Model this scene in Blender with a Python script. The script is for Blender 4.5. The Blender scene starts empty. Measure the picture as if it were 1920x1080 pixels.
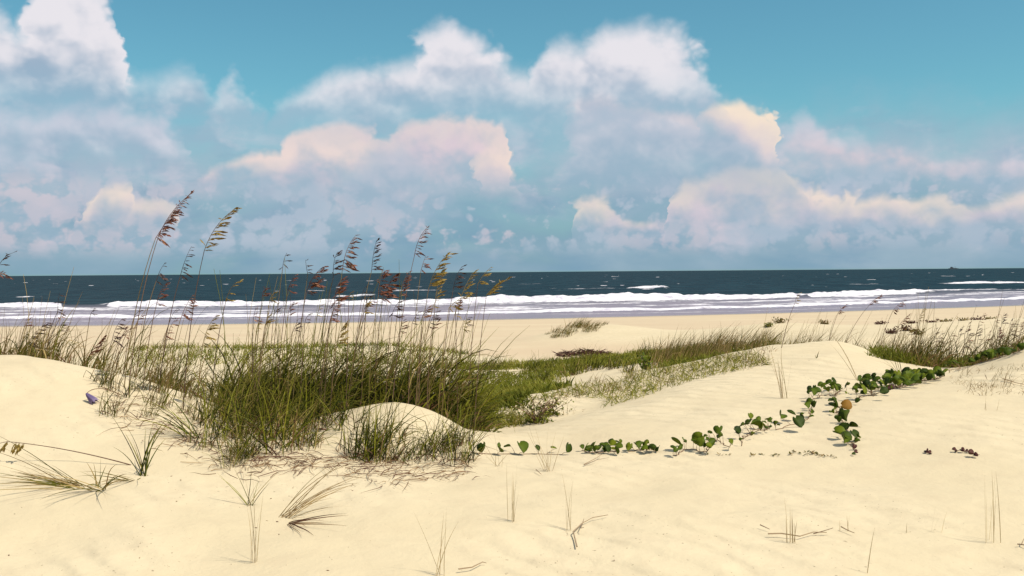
import bpy, math, random
import numpy as np
from mathutils import Vector, Matrix

random.seed(7)
RNG = np.random.default_rng(11)
SC = bpy.context.scene
COL = SC.collection

# ------------------------------------------------------------------ camera
F = 1867.0                                  # focal length in photograph pixels (1920 wide)
EYE = Vector((0.0, 0.0, 4.0))
PITCH = math.atan(30.4 / F)
ROLL = 0.0078
R0 = Vector((1, 0, 0)); U0 = Vector((0, math.sin(PITCH), math.cos(PITCH)))
FW = Vector((0, math.cos(PITCH), -math.sin(PITCH)))
CR = R0 * math.cos(ROLL) - U0 * math.sin(ROLL)
CU = U0 * math.cos(ROLL) + R0 * math.sin(ROLL)
cam_data = bpy.data.cameras.new('camera')
cam_data.sensor_width = 36.0
cam_data.lens = 36.0 * F / 1920.0
cam_data.clip_start = 0.05
cam_data.clip_end = 40000
cam = bpy.data.objects.new('camera', cam_data)
COL.objects.link(cam)
cam.matrix_world = Matrix(((CR.x, CU.x, -FW.x, EYE.x), (CR.y, CU.y, -FW.y, EYE.y), (CR.z, CU.z, -FW.z, EYE.z), (0, 0, 0, 1)))
SC.camera = cam

def ray(px, py):
    d = FW + CR * ((px - 960) / F) + CU * (-(py - 540) / F)
    return d / d.y

def at(px, py, dist):
    return EYE + ray(px, py) * dist

# ------------------------------------------------------------------ view, sun
SC.view_settings.view_transform = 'Standard'
SC.view_settings.look = 'None'
SC.view_settings.gamma = 1.0
SC.view_settings.use_curve_mapping = False
SC.view_settings.exposure = 0.25
SC.render.engine = 'CYCLES'
SC.cycles.max_bounces = 6
SC.cycles.transparent_max_bounces = 8

SUN_EL, SUN_AZ = math.radians(56), math.radians(118)     # azimuth from +Y (the sea) towards +X
to_sun = Vector((math.cos(SUN_EL) * math.sin(SUN_AZ), math.cos(SUN_EL) * math.cos(SUN_AZ), math.sin(SUN_EL)))
sun_data = bpy.data.lights.new('sun', 'SUN')
sun_data.energy = 3.75
sun_data.angle = math.radians(0.53)
sun_data.color = (1.0, 0.93, 0.80)
sun = bpy.data.objects.new('sun', sun_data)
sun.rotation_euler = to_sun.to_track_quat('Z', 'Y').to_euler()
COL.objects.link(sun)

# ------------------------------------------------------------------ node helper
class NT:
    def __init__(self, tree): self.t = tree
    def node(self, typ, **kw):
        n = self.t.nodes.new(typ)
        for k, v in kw.items(): setattr(n, k, v)
        return n
    def link(self, a, b): self.t.links.new(a, b)
    def put(self, sock, v):
        if hasattr(v, 'is_output'): self.link(v, sock)
        elif v is not None: sock.default_value = v
    def m(self, op, a, b=None, c=None, clamp=False):
        n = self.node('ShaderNodeMath', operation=op, use_clamp=clamp)
        for s, v in zip(n.inputs, (a, b, c)): self.put(s, v)
        return n.outputs[0]
    def sstep(self, v, lo, hi, a=0.0, b=1.0):
        n = self.node('ShaderNodeMapRange', interpolation_type='SMOOTHSTEP')
        for i, x in enumerate((v, lo, hi, a, b)): self.put(n.inputs[i], x)
        return n.outputs[0]
    def lin(self, v, lo, hi, a=0.0, b=1.0):
        n = self.node('ShaderNodeMapRange')
        for i, x in enumerate((v, lo, hi, a, b)): self.put(n.inputs[i], x)
        return n.outputs[0]
    def mix(self, f, a, b, blend='MIX'):
        n = self.node('ShaderNodeMix', data_type='RGBA', blend_type=blend)
        self.put(n.inputs[0], f)
        for s, v in ((n.inputs[6], a), (n.inputs[7], b)):
            self.put(s, (*v, 1.0) if isinstance(v, tuple) and len(v) == 3 else v)
        return n.outputs[2]
    def xyz(self, x, y, z=0.0):
        n = self.node('ShaderNodeCombineXYZ')
        for s, v in zip(n.inputs, (x, y, z)): self.put(s, v)
        return n.outputs[0]
    def noise(self, vec, scale, detail=4.0, rough=0.55, dist=0.0):
        n = self.node('ShaderNodeTexNoise')
        if vec is not None: self.link(vec, n.inputs['Vector'])
        n.inputs['Scale'].default_value = scale
        n.inputs['Detail'].default_value = detail
        n.inputs['Roughness'].default_value = rough
        n.inputs['Distortion'].default_value = dist
        return n.outputs[0]

def srgb(r, g, b):
    f = lambda c: (c / 255 / 12.92) if c <= 10 else ((c / 255 + 0.055) / 1.055) ** 2.4
    return (f(r), f(g), f(b))

# ------------------------------------------------------------------ world: sky and clouds
world = bpy.data.worlds.new('World')
SC.world = world
world.use_nodes = True
wt = world.node_tree
wt.nodes.clear()
W = NT(wt)
sky = W.node('ShaderNodeTexSky', sky_type='NISHITA', sun_disc=False)
sky.sun_elevation = SUN_EL
sky.sun_rotation = SUN_AZ
sky.altitude = 0; sky.air_density = 1.0; sky.dust_density = 0.6; sky.ozone_density = 2.0
geo = W.node('ShaderNodeTexCoord')
sep = W.node('ShaderNodeSeparateXYZ'); W.link(geo.outputs['Generated'], sep.inputs[0])
dx, dy, dz = sep.outputs
az = W.m('ARCTAN2', dx, dy)
hor = W.m('SQRT', W.m('ADD', W.m('MULTIPLY', dx, dx), W.m('MULTIPLY', dy, dy)))
te = W.m('DIVIDE', dz, W.m('MAXIMUM', hor, 0.02))
HALF = 0.48
aw = W.m('SUBTRACT', W.m('PINGPONG', W.m('ADD', az, HALF), 2 * HALF), HALF)   # the same weather goes on all round

def sky_at(px, py):
    d = ray(px, py); h = math.hypot(d.x, d.y)
    return math.atan2(d.x, d.y), d.z / h
PXT = 1.0 / F
base_n = W.noise(W.xyz(aw, te, 0.0), 13.0, 6.0, 0.56, 0.2)
base_n2 = W.noise(W.xyz(aw, te, 31.0), 9.0, 5.0, 0.55, 0.2)
lump = W.noise(W.xyz(aw, W.m('MULTIPLY', te, 1.25), 3.7), 30.0, 5.0, 0.55, 0.3)
relief_a = W.noise(W.xyz(aw, W.m('MULTIPLY', te, 1.2), 5.1), 15.0, 3.5, 0.50, 0.2)
relief_b = W.noise(W.xyz(W.m('ADD', aw, 0.016), W.m('MULTIPLY', W.m('ADD', te, 0.018), 1.2), 5.1), 15.0, 3.5, 0.50, 0.2)
relief = W.m('SUBTRACT', relief_a, relief_b)
def billow(da, dt, scale, seed):
    n = W.node('ShaderNodeTexVoronoi', feature='SMOOTH_F1', voronoi_dimensions='2D', normalize=True)
    wx = W.m('ADD', W.m('ADD', aw, da), W.m('MULTIPLY', W.m('SUBTRACT', base_n, 0.5), 0.03))
    wy = W.m('ADD', W.m('MULTIPLY', W.m('ADD', te, dt), 1.15), W.m('MULTIPLY', W.m('SUBTRACT', lump, 0.5), 0.02))
    W.link(W.xyz(W.m('ADD', wx, seed), wy), n.inputs['Vector'])
    n.inputs['Scale'].default_value = scale; n.inputs['Detail'].default_value = 2.0
    n.inputs['Roughness'].default_value = 0.5; n.inputs['Lacunarity'].default_value = 2.3; n.inputs['Smoothness'].default_value = 0.6
    return n.outputs['Distance']
puff = billow(0, 0, 26.0, 3.0)
relief = W.m('ADD', W.m('MULTIPLY', relief, 0.55), W.m('MULTIPLY', W.m('SUBTRACT', billow(0.010, 0.012, 26.0, 3.0), puff), 0.42))
wob = W.m('ADD', W.m('MULTIPLY', W.m('SUBTRACT', base_n, 0.5), 0.030), W.m('ADD', W.m('MULTIPLY', W.m('SUBTRACT', 0.30, puff), 0.042), W.m('MULTIPLY', W.m('SUBTRACT', lump, 0.5), 0.012)))
aw2 = W.m('ADD', W.m('ADD', aw, W.m('MULTIPLY', W.m('SUBTRACT', puff, 0.3), 0.045)), W.m('ADD', W.m('MULTIPLY', W.m('SUBTRACT', lump, 0.5), 0.020), W.m('MULTIPLY', W.m('SUBTRACT', base_n2, 0.5), 0.055)))
tpos = W.m('DIVIDE', W.m('ADD', aw2, HALF), 2 * HALF, clamp=True)

def curve(points):
    n = W.node('ShaderNodeFloatCurve')
    c = n.mapping.curves[0]
    pts = []
    for px, py in points:
        a, t = sky_at(px, py)
        pts.append(((a + HALF) / (2 * HALF), t * 2.0 + 0.1))
    pts.sort()
    pts[0] = (0.0, pts[0][1]); pts[-1] = (1.0, pts[-1][1])
    c.points[0].location = pts[0]; c.points[1].location = pts[-1]
    for p in pts[1:-1]: c.points.new(*p)
    for p in c.points: p.handle_type = 'VECTOR'
    n.mapping.use_clip = False
    n.mapping.update()
    W.link(tpos, n.inputs['Value'])
    return W.m('MULTIPLY', W.m('SUBTRACT', n.outputs[0], 0.1), 0.5)

def profile(segs, base, off=30):
    """segs: separate runs of (x, y) tops; between them the top sinks below the base."""
    out = []
    last = -40
    for s in segs:
        if s[0][0] > last + 3: out += [(last + 1.5, base + off), (s[0][0] - 1.5, base + off)]
        out += s; last = s[-1][0]
    if last < 1957: out += [(last + 1.5, base + off), (1960, base + off)]
    return out

col_sky = W.mix(1.0, sky.outputs[0], (0.555, 0.985, 0.90), 'MULTIPLY')
cloud_col = None; cloud_a = None
def over(col, alpha):
    global cloud_col, cloud_a
    if cloud_col is None: cloud_col, cloud_a = W.mix(0.0, (*col,) if isinstance(col, tuple) else col, (0, 0, 0)), alpha; return
    na = W.m('SUBTRACT', 1.0, W.m('MULTIPLY', W.m('SUBTRACT', 1.0, alpha), W.m('SUBTRACT', 1.0, cloud_a)))
    f = W.m('DIVIDE', alpha, W.m('MAXIMUM', na, 0.001), clamp=True)
    cloud_col = W.mix(f, cloud_col, col); cloud_a = na

# scattered cumulus overhead, out of view, added as neutral fill light for the shadows
dzc = W.m('MAXIMUM', dz, 0.08)
over_n = W.noise(W.xyz(W.m('DIVIDE', dx, dzc), W.m('DIVIDE', dy, dzc), 2.0), 1.3, 6.0, 0.56, 0.2)
over(W.mix(W.sstep(over_n, 0.50, 0.72), srgb(240, 234, 238), srgb(196, 204, 220)), W.m('MULTIPLY', W.m('MULTIPLY', W.sstep(over_n, 0.43, 0.53), W.sstep(te, 0.32, 0.46)), 0.95))
# grey-blue bank of cloud low over the sea
soft_n = W.noise(W.xyz(aw, W.m('MULTIPLY', te, 2.2), 21.0), 5.5, 5.0, 0.5, 0.2)
veil = W.m('MULTIPLY', W.sstep(W.m('ADD', te, W.m('MULTIPLY', W.m('SUBTRACT', base_n, 0.5), 0.10)), 0.180, 0.075), W.sstep(soft_n, 0.30, 0.55, 0.72, 1.0))
over(W.mix(W.sstep(W.m('ADD', soft_n, W.sstep(te, 0.02, 0.11, -0.12, 0.10)), 0.34, 0.66), srgb(130, 163, 185), srgb(163, 184, 201)), W.m('MULTIPLY', veil, 0.95))
low_n = W.noise(W.xyz(aw, W.m('MULTIPLY', te, 2.4), 9.3), 11.0, 6.0, 0.58, 0.3)
low = W.m('MULTIPLY', W.m('MULTIPLY', W.sstep(low_n, 0.46, 0.70), W.sstep(te, 0.19, 0.10)), W.sstep(te, 0.0, 0.03))
over(W.mix(W.sstep(relief, -0.06, 0.08), srgb(150, 177, 199), srgb(204, 203, 217)), W.m('MULTIPLY', low, 0.70))
dark_n = W.noise(W.xyz(aw, W.m('MULTIPLY', te, 3.0), 14.0), 8.0, 5.0, 0.55, 0.2)
over(srgb(122, 159, 184), W.m('MULTIPLY', W.m('MULTIPLY', W.sstep(dark_n, 0.50, 0.68), W.sstep(te, 0.17, 0.08)), 0.55))

small = billow(0.4, 0.0, 44.0, 8.0)
sm = W.m('MULTIPLY', W.m('MULTIPLY', W.sstep(W.m('ADD', small, W.m('MULTIPLY', W.m('SUBTRACT', soft_n, 0.5), -0.9)), 0.33, 0.16), W.sstep(te, 0.115, 0.075)), W.sstep(te, 0.012, 0.035))
over(W.mix(W.sstep(base_n2, 0.42, 0.60), srgb(196, 202, 216), srgb(226, 207, 214)), W.m('MULTIPLY', sm, 0.55))

def layer(segs, base_pts, top_soft, base_soft, lit, shade, opacity, wobble=1.0, tint=None, rel=1.6, hw=0.8):
    base_y = sum(p[1] for p in base_pts) / len(base_pts)
    top = curve(profile(segs, base_y)); base = curve(base_pts)
    t = W.m('SUBTRACT', top, te)
    a = W.sstep(W.m('ADD', t, W.m('MULTIPLY', wob, wobble)), -top_soft * 0.5, top_soft)
    b = W.sstep(W.m('ADD', W.m('SUBTRACT', te, base), W.m('MULTIPLY', wob, 0.35)), -base_soft * 0.9, base_soft * 0.9)
    alpha = W.m('MULTIPLY', W.m('MULTIPLY', a, b), opacity)
    h = W.m('DIVIDE', W.m('SUBTRACT', te, base), W.m('MAXIMUM', W.m('SUBTRACT', top, base), 0.012), clamp=True)
    if tint is not None:
        lit = W.mix(W.sstep(W.m('ADD', base_n, W.m('MULTIPLY', h, 0.25)), 0.50, 0.78), tint, lit)
    lf = W.sstep(W.m('ADD', W.m('ADD', W.m('MULTIPLY', h, hw), W.m('MULTIPLY', relief, rel)), W.m('MULTIPLY', W.m('SUBTRACT', base_n2, 0.5), 0.30)), -0.04, 0.62)
    over(W.mix(lf, shade, lit), alpha)

WH, LAV = srgb(237, 232, 237), srgb(160, 179, 200)
PINK, CREAM = srgb(233, 210, 217), srgb(250, 229, 212)
flat = lambda y: [(-40, y), (1960, y)]
# far pink towers low over the sea
layer([[(165, 392), (190, 350), (240, 350), (252, 376), (310, 376), (345, 400)],
       [(1075, 400), (1090, 375), (1112, 358), (1150, 372), (1170, 405), (1230, 425)],
       [(1245, 370), (1280, 335), (1320, 330), (1370, 310), (1480, 306), (1505, 335), (1540, 360), (1560, 378), (1578, 354), (1600, 378), (1650, 362), (1700, 374), (1760, 366), (1800, 392), (1870, 372), (1905, 352), (1960, 372)]],
      flat(428), 0.009, 0.036, CREAM, srgb(164, 185, 202), 0.86, 0.5, PINK, 1.6, 0.8)
# anvil clouds in the middle
layer([[(340, 360), (388, 318), (430, 300), (480, 283), (520, 290), (532, 268), (570, 242), (640, 232), (700, 238), (722, 262), (740, 238), (780, 225), (830, 217), (880, 217), (920, 228), (945, 250), (958, 310), (1000, 360)]],
      [(-40, 365), (380, 345), (560, 362), (700, 352), (950, 345), (1960, 360)], 0.008, 0.050, srgb(246, 222, 214), srgb(164, 185, 203), 0.90, 0.50, srgb(232, 208, 216), 1.5, 0.75)
# grey body of the cloud right of the centre
layer([[(1030, 350), (1062, 305), (1072, 250), (1085, 200), (1130, 186), (1240, 196), (1330, 196), (1440, 215), (1475, 270), (1520, 345)]],
      [(-40, 365), (1080, 350), (1460, 350), (1960, 360)], 0.034, 0.060, srgb(196, 202, 215), srgb(156, 180, 200), 0.88, 1.0, None, 1.6, 0.6)
# sunlit pieces of it
layer([[(1070, 205), (1090, 186), (1130, 180), (1200, 196), (1240, 203), (1300, 215), (1325, 228)]],
      [(-40, 225), (1080, 214), (1150, 218), (1240, 228), (1330, 250), (1960, 250)], 0.012, 0.024, srgb(240, 220, 218), srgb(196, 200, 214), 0.85, 0.35, None, 1.2, 0.6)
layer([[(1320, 215), (1345, 194), (1400, 188), (1450, 204), (1466, 232), (1470, 285)]],
      [(-40, 260), (1320, 222), (1345, 228), (1400, 268), (1440, 300), (1470, 305), (1960, 300)], 0.008, 0.016, srgb(252, 231, 209), srgb(226, 210, 214), 0.92, 0.35, None, 1.2, 0.6)
layer([[(885, 300), (900, 278), (925, 270), (950, 276), (962, 298)]], flat(322), 0.020, 0.026, srgb(250, 228, 210), srgb(228, 210, 214), 0.7, 0.3, None, 1.0, 0.5)
layer([[(1440, 310), (1475, 262), (1508, 216), (1530, 206), (1562, 238), (1600, 258), (1640, 246), (1690, 285), (1800, 284), (1960, 290)]],
      [(-40, 345), (1460, 310), (1600, 330), (1960, 352)], 0.022, 0.030, srgb(216, 211, 221), srgb(164, 188, 206), 0.74, 0.5, srgb(230, 208, 214), 1.8, 0.6)
# grey clouds in front of the pink ones
layer([[(640, 350), (690, 285), (738, 250), (790, 300), (850, 355)]],
      flat(362), 0.03, 0.04, srgb(184, 195, 210), srgb(154, 178, 198), 0.7, 1.0)
# left middle bank
layer([[(-40, 205), (60, 206), (100, 192), (200, 198), (260, 205), (300, 216), (360, 275)]], flat(285), 0.022, 0.04, srgb(222, 219, 230), LAV, 0.85, 0.9)
layer([[(-40, 262), (70, 268), (145, 298)]], flat(318), 0.018, 0.03, srgb(212, 213, 226), LAV, 0.75, 0.7)
# white cumulus of the centre
layer([[(376, 212), (410, 150), (425, 140), (455, 170), (495, 214)],
       [(500, 212), (560, 165), (620, 130), (680, 120), (720, 125), (768, 112), (790, 60), (825, 36), (862, 58), (900, 74), (928, 98), (965, 126), (1006, 130), (1026, 94), (1060, 75), (1108, 75), (1130, 50), (1170, 48), (1205, 38), (1250, 48), (1284, 70), (1312, 110), (1342, 152), (1375, 205)]],
      [(-40, 215), (520, 212), (700, 215), (900, 200), (1000, 205), (1100, 220), (1250, 216), (1350, 190), (1960, 200)], 0.022, 0.055, WH, srgb(176, 189, 207), 0.94, 0.62)
# big white cumulus at the upper left
layer([[(-40, 10), (0, 28), (26, 52), (40, 30), (48, -10), (66, -50), (130, -66), (196, -26), (218, 30), (226, 90), (234, 135), (250, 152), (285, 150), (322, 134), (356, 140), (396, 196)]],
      [(-40, 192), (200, 200), (380, 196), (1960, 200)], 0.026, 0.055, WH, LAV, 0.95, 0.42)

bg_sky = W.node('ShaderNodeBackground'); W.link(col_sky, bg_sky.inputs[0]); bg_sky.inputs[1].default_value = 0.10
bg_cloud = W.node('ShaderNodeBackground'); W.link(cloud_col, bg_cloud.inputs[0]); bg_cloud.inputs[1].default_value = 0.84
mixw = W.node('ShaderNodeMixShader')
above = W.sstep(te, -0.004, 0.002)
W.link(W.m('MULTIPLY', cloud_a, above), mixw.inputs[0])
W.link(bg_sky.outputs[0], mixw.inputs[1]); W.link(bg_cloud.outputs[0], mixw.inputs[2])
wout = W.node('ShaderNodeOutputWorld'); W.link(mixw.outputs[0], wout.inputs[0])
world.cycles.sampling_method = 'MANUAL'
world.cycles.sample_map_resolution = 512

# ------------------------------------------------------------------ materials
def material(name):
    m = bpy.data.materials.new(name); m.use_nodes = True
    t = NT(m.node_tree)
    b = m.node_tree.nodes['Principled BSDF']
    return m, t, b

def sand_material():
    m, t, b = material('sand')
    g = t.node('ShaderNodeNewGeometry'); P = g.outputs['Position']
    s = t.node('ShaderNodeSeparateXYZ'); t.link(P, s.inputs[0])
    big = t.noise(P, 0.9, 4, 0.5); mid = t.noise(P, 6.0, 4, 0.6); fine = t.noise(P, 170.0, 2, 0.6)
    c = t.mix(t.sstep(big, 0.3, 0.7), (0.585, 0.484, 0.316), (0.630, 0.525, 0.350))
    c = t.mix(t.m('MULTIPLY', t.sstep(mid, 0.45, 0.72), 0.38), c, (0.54, 0.435, 0.287))
    c = t.mix(t.sstep(fine, 0.62, 0.80, 0.0, 0.45), c, (0.36, 0.28, 0.18))
    peb = t.noise(P, 42.0, 2, 0.5)
    c = t.mix(t.m('MULTIPLY', t.sstep(peb, 0.70, 0.74), t.sstep(big, 0.46, 0.56)), c, (0.30, 0.23, 0.15))
    wn = t.noise(t.xyz(t.m('MULTIPLY', s.outputs[0], 0.05), t.m('MULTIPLY', s.outputs[1], 0.25)), 1.0, 4, 0.55)
    far = t.m('MULTIPLY', t.sstep(s.outputs[1], 26.0, 36.0), t.sstep(s.outputs[2], 1.35, 1.02))
    # the flat beach is a little darker and pinker than the dunes, in long streaks
    c = t.mix(t.m('MULTIPLY', far, t.sstep(wn, 0.3, 0.7, 0.35, 0.95)), c, (0.54, 0.415, 0.275))
    h = t.m('ADD', s.outputs[2], t.m('MULTIPLY', t.m('SUBTRACT', wn, 0.5), 0.16))
    wet = t.sstep(h, 0.24, 0.06)
    c = t.mix(wet, c, (0.25, 0.185, 0.15))
    t.link(c, b.inputs['Base Color'])
    t.link(t.m('SUBTRACT', 0.95, t.m('MULTIPLY', wet, 0.72)), b.inputs['Roughness'])
    b.inputs['Specular IOR Level'].default_value = 0.25
    bump = t.node('ShaderNodeBump'); bump.inputs['Distance'].default_value = 0.02
    rip = t.noise(P, 3.2, 5, 0.6, 0.4)
    hh = t.m('ADD', t.m('MULTIPLY', rip, 1.0), t.m('ADD', t.m('MULTIPLY', mid, 0.35), t.m('MULTIPLY', t.noise(P, 38.0, 3, 0.6), 0.16)))
    wv = t.node('ShaderNodeTexWave', wave_type='BANDS', bands_direction='DIAGONAL'); wv.inputs['Scale'].default_value = 2.1
    wv.inputs['Distortion'].default_value = 5.0; wv.inputs['Detail'].default_value = 3.0; wv.inputs['Detail Scale'].default_value = 0.9
    t.link(P, wv.inputs['Vector'])
    hh = t.m('ADD', hh, t.m('MULTIPLY', wv.outputs[1], t.sstep(big, 0.42, 0.62, 0.08, 0.85)))
    t.link(hh, bump.inputs['Height'])
    t.link(t.m('SUBTRACT', 0.8, t.m('MULTIPLY', far, 0.55)), bump.inputs['Strength'])
    t.link(bump.outputs[0], b.inputs['Normal'])
    return m

def plant_material(name, stops, tip, rough=0.6, trans=0.2, spec=0.12):
    """stops: colour ramp over each blade's own random value; tip: colour towards the blade end."""
    m, t, b = material(name)
    a = t.node('ShaderNodeAttribute', attribute_name='tint')
    s = t.node('ShaderNodeSeparateColor'); t.link(a.outputs['Color'], s.inputs[0])
    oi = t.node('ShaderNodeObjectInfo')
    r = t.node('ShaderNodeValToRGB')
    els = r.color_ramp.elements
    while len(els) < len(stops): els.new(0.5)
    for e, (p, c) in zip(els, stops): e.position = p; e.color = (*c, 1)
    v = t.m('ADD', s.outputs[0], t.m('MULTIPLY', t.m('SUBTRACT', oi.outputs['Random'], 0.5), 0.25), clamp=True)
    t.link(v, r.inputs[0])
    c = t.mix(t.m('MULTIPLY', t.sstep(s.outputs[1], 0.55, 1.0), 0.8), r.outputs[0], tip)
    t.link(c, b.inputs['Base Color'])
    b.inputs['Roughness'].default_value = rough
    b.inputs['Specular IOR Level'].default_value = spec
    out = m.node_tree.nodes['Material Output']
    tr = t.node('ShaderNodeBsdfTranslucent'); t.link(c, tr.inputs[0])
    mx = t.node('ShaderNodeMixShader'); mx.inputs[0].default_value = trans
    t.link(b.outputs[0], mx.inputs[1]); t.link(tr.outputs[0], mx.inputs[2]); t.link(mx.outputs[0], out.inputs[0])
    return m

GREEN_D, GREEN, GREEN_Y = (0.018, 0.024, 0.003), (0.066, 0.080, 0.006), (0.210, 0.212, 0.014)
STRAW, STRAW_D, RED_D = (0.40, 0.29, 0.11), (0.20, 0.125, 0.055), (0.095, 0.035, 0.028)
MAT = {
    'sand': sand_material(),
    'lush': plant_material('lush_grass', [(0.0, GREEN_D), (0.26, GREEN_D), (0.54, GREEN), (0.76, GREEN_Y), (0.90, (0.21, 0.19, 0.02)), (0.95, (0.11, 0.045, 0.025)), (1.0, STRAW)], (0.22, 0.19, 0.03), trans=0.15),
    'ridge': plant_material('ridge_grass', [(0.0, (0.045, 0.05, 0.007)), (0.4, (0.14, 0.135, 0.014)), (0.7, STRAW_D), (1.0, STRAW)], (0.26, 0.17, 0.08), trans=0.18),
    'dry': plant_material('dry_grass', [(0.0, (0.13, 0.11, 0.03)), (0.45, (0.24, 0.155, 0.07)), (1.0, (0.40, 0.28, 0.12))], (0.30, 0.20, 0.10)),
    'stubble': plant_material('pale_stubble', [(0.0, (0.26, 0.18, 0.09)), (0.5, (0.42, 0.31, 0.16)), (1.0, (0.52, 0.41, 0.22))], (0.46, 0.35, 0.2)),
    'litter': plant_material('dead_grass', [(0.0, RED_D), (0.5, (0.17, 0.09, 0.055)), (1.0, (0.34, 0.22, 0.11))], (0.24, 0.15, 0.08)),
    'culm': plant_material('oat_stem', [(0.0, (0.10, 0.06, 0.045)), (0.5, (0.17, 0.10, 0.07)), (1.0, (0.23, 0.17, 0.06))], (0.18, 0.11, 0.08), trans=0.05),
    'oat_red': plant_material('red_brown_oats', [(0.0, (0.10, 0.030, 0.026)), (0.55, (0.21, 0.078, 0.052)), (1.0, (0.42, 0.22, 0.12))], (0.22, 0.10, 0.06), trans=0.2),
    'oat_gold': plant_material('golden_oats', [(0.0, (0.20, 0.13, 0.03)), (0.6, (0.36, 0.25, 0.06)), (1.0, (0.46, 0.34, 0.13))], (0.40, 0.24, 0.10), trans=0.25),
    'oat_dark': plant_material('dark_oats', [(0.0, (0.045, 0.028, 0.03)), (1.0, (0.13, 0.075, 0.06))], (0.12, 0.07, 0.06), trans=0.1),
    'cover': plant_material('ground_cover', [(0.0, (0.040, 0.055, 0.006)), (0.5, (0.125, 0.145, 0.012)), (1.0, (0.31, 0.275, 0.05))], (0.25, 0.235, 0.03)),
    'vine_leaf': plant_material('vine_leaf', [(0.0, (0.022, 0.040, 0.008)), (0.5, (0.080, 0.118, 0.008)), (1.0, (0.20, 0.225, 0.016))], (0.08, 0.10, 0.01), rough=0.55, trans=0.2, spec=0.12),
    'vine_stem': plant_material('vine_stem', [(0.0, (0.17, 0.09, 0.06)), (1.0, (0.28, 0.18, 0.10))], (0.22, 0.14, 0.08), trans=0.0),
    'orange_leaf': plant_material('orange_leaf', [(0.0, (0.26, 0.13, 0.02)), (1.0, (0.34, 0.17, 0.03))], (0.3, 0.16, 0.03)),
    'red_leaf': plant_material('red_leaf', [(0.0, (0.06, 0.022, 0.022)), (1.0, (0.13, 0.05, 0.04))], (0.12, 0.05, 0.04)),
    'petal': plant_material('purple_petal', [(0.0, (0.12, 0.085, 0.19)), (1.0, (0.22, 0.165, 0.32))], (0.30, 0.23, 0.36), trans=0.3),
    'twig': plant_material('twig', [(0.0, (0.20, 0.125, 0.08)), (1.0, (0.36, 0.26, 0.16))], (0.3, 0.2, 0.13), trans=0.0),
    'wrack': plant_material('seaweed_wrack', [(0.0, (0.045, 0.018, 0.018)), (1.0, (0.13, 0.055, 0.045))], (0.09, 0.04, 0.03), trans=0.0),
}

# ------------------------------------------------------------------ object helpers
def mesh_obj(name, verts, faces, mat, parent=None, tint=None, smooth=False, loc=None):
    me = bpy.data.meshes.new(name)
    me.from_pydata([tuple(v) for v in verts], [], faces)
    if tint is not None:
        ca = me.color_attributes.new('tint', 'FLOAT_COLOR', 'POINT')
        ca.data.foreach_set('color', np.asarray([(a, b, 0, 1) for a, b in tint], np.float32).ravel())
    if smooth: me.polygons.foreach_set('use_smooth', [True] * len(me.polygons))
    me.materials.append(MAT[mat] if isinstance(mat, str) else mat)
    me.update()
    o = bpy.data.objects.new(name, me); COL.objects.link(o)
    if parent is not None: o.parent = parent
    if loc is not None: o.location = loc
    return o

def tag(o, label=None, cat=None, group=None, kind=None):
    if label: o['label'] = label
    if cat: o['category'] = cat
    if group: o['group'] = group
    if kind: o['kind'] = kind
    return o

def empty(name, loc, label, cat, group=None):
    o = bpy.data.objects.new(name, None); COL.objects.link(o)
    o.empty_display_size = 0.1
    o.location = loc
    return tag(o, label, cat, group)

def copy_tree(o, parent=None):
    c = o.copy(); COL.objects.link(c); c.parent = parent
    for ch in o.children: copy_tree(ch, c)
    return c

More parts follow.
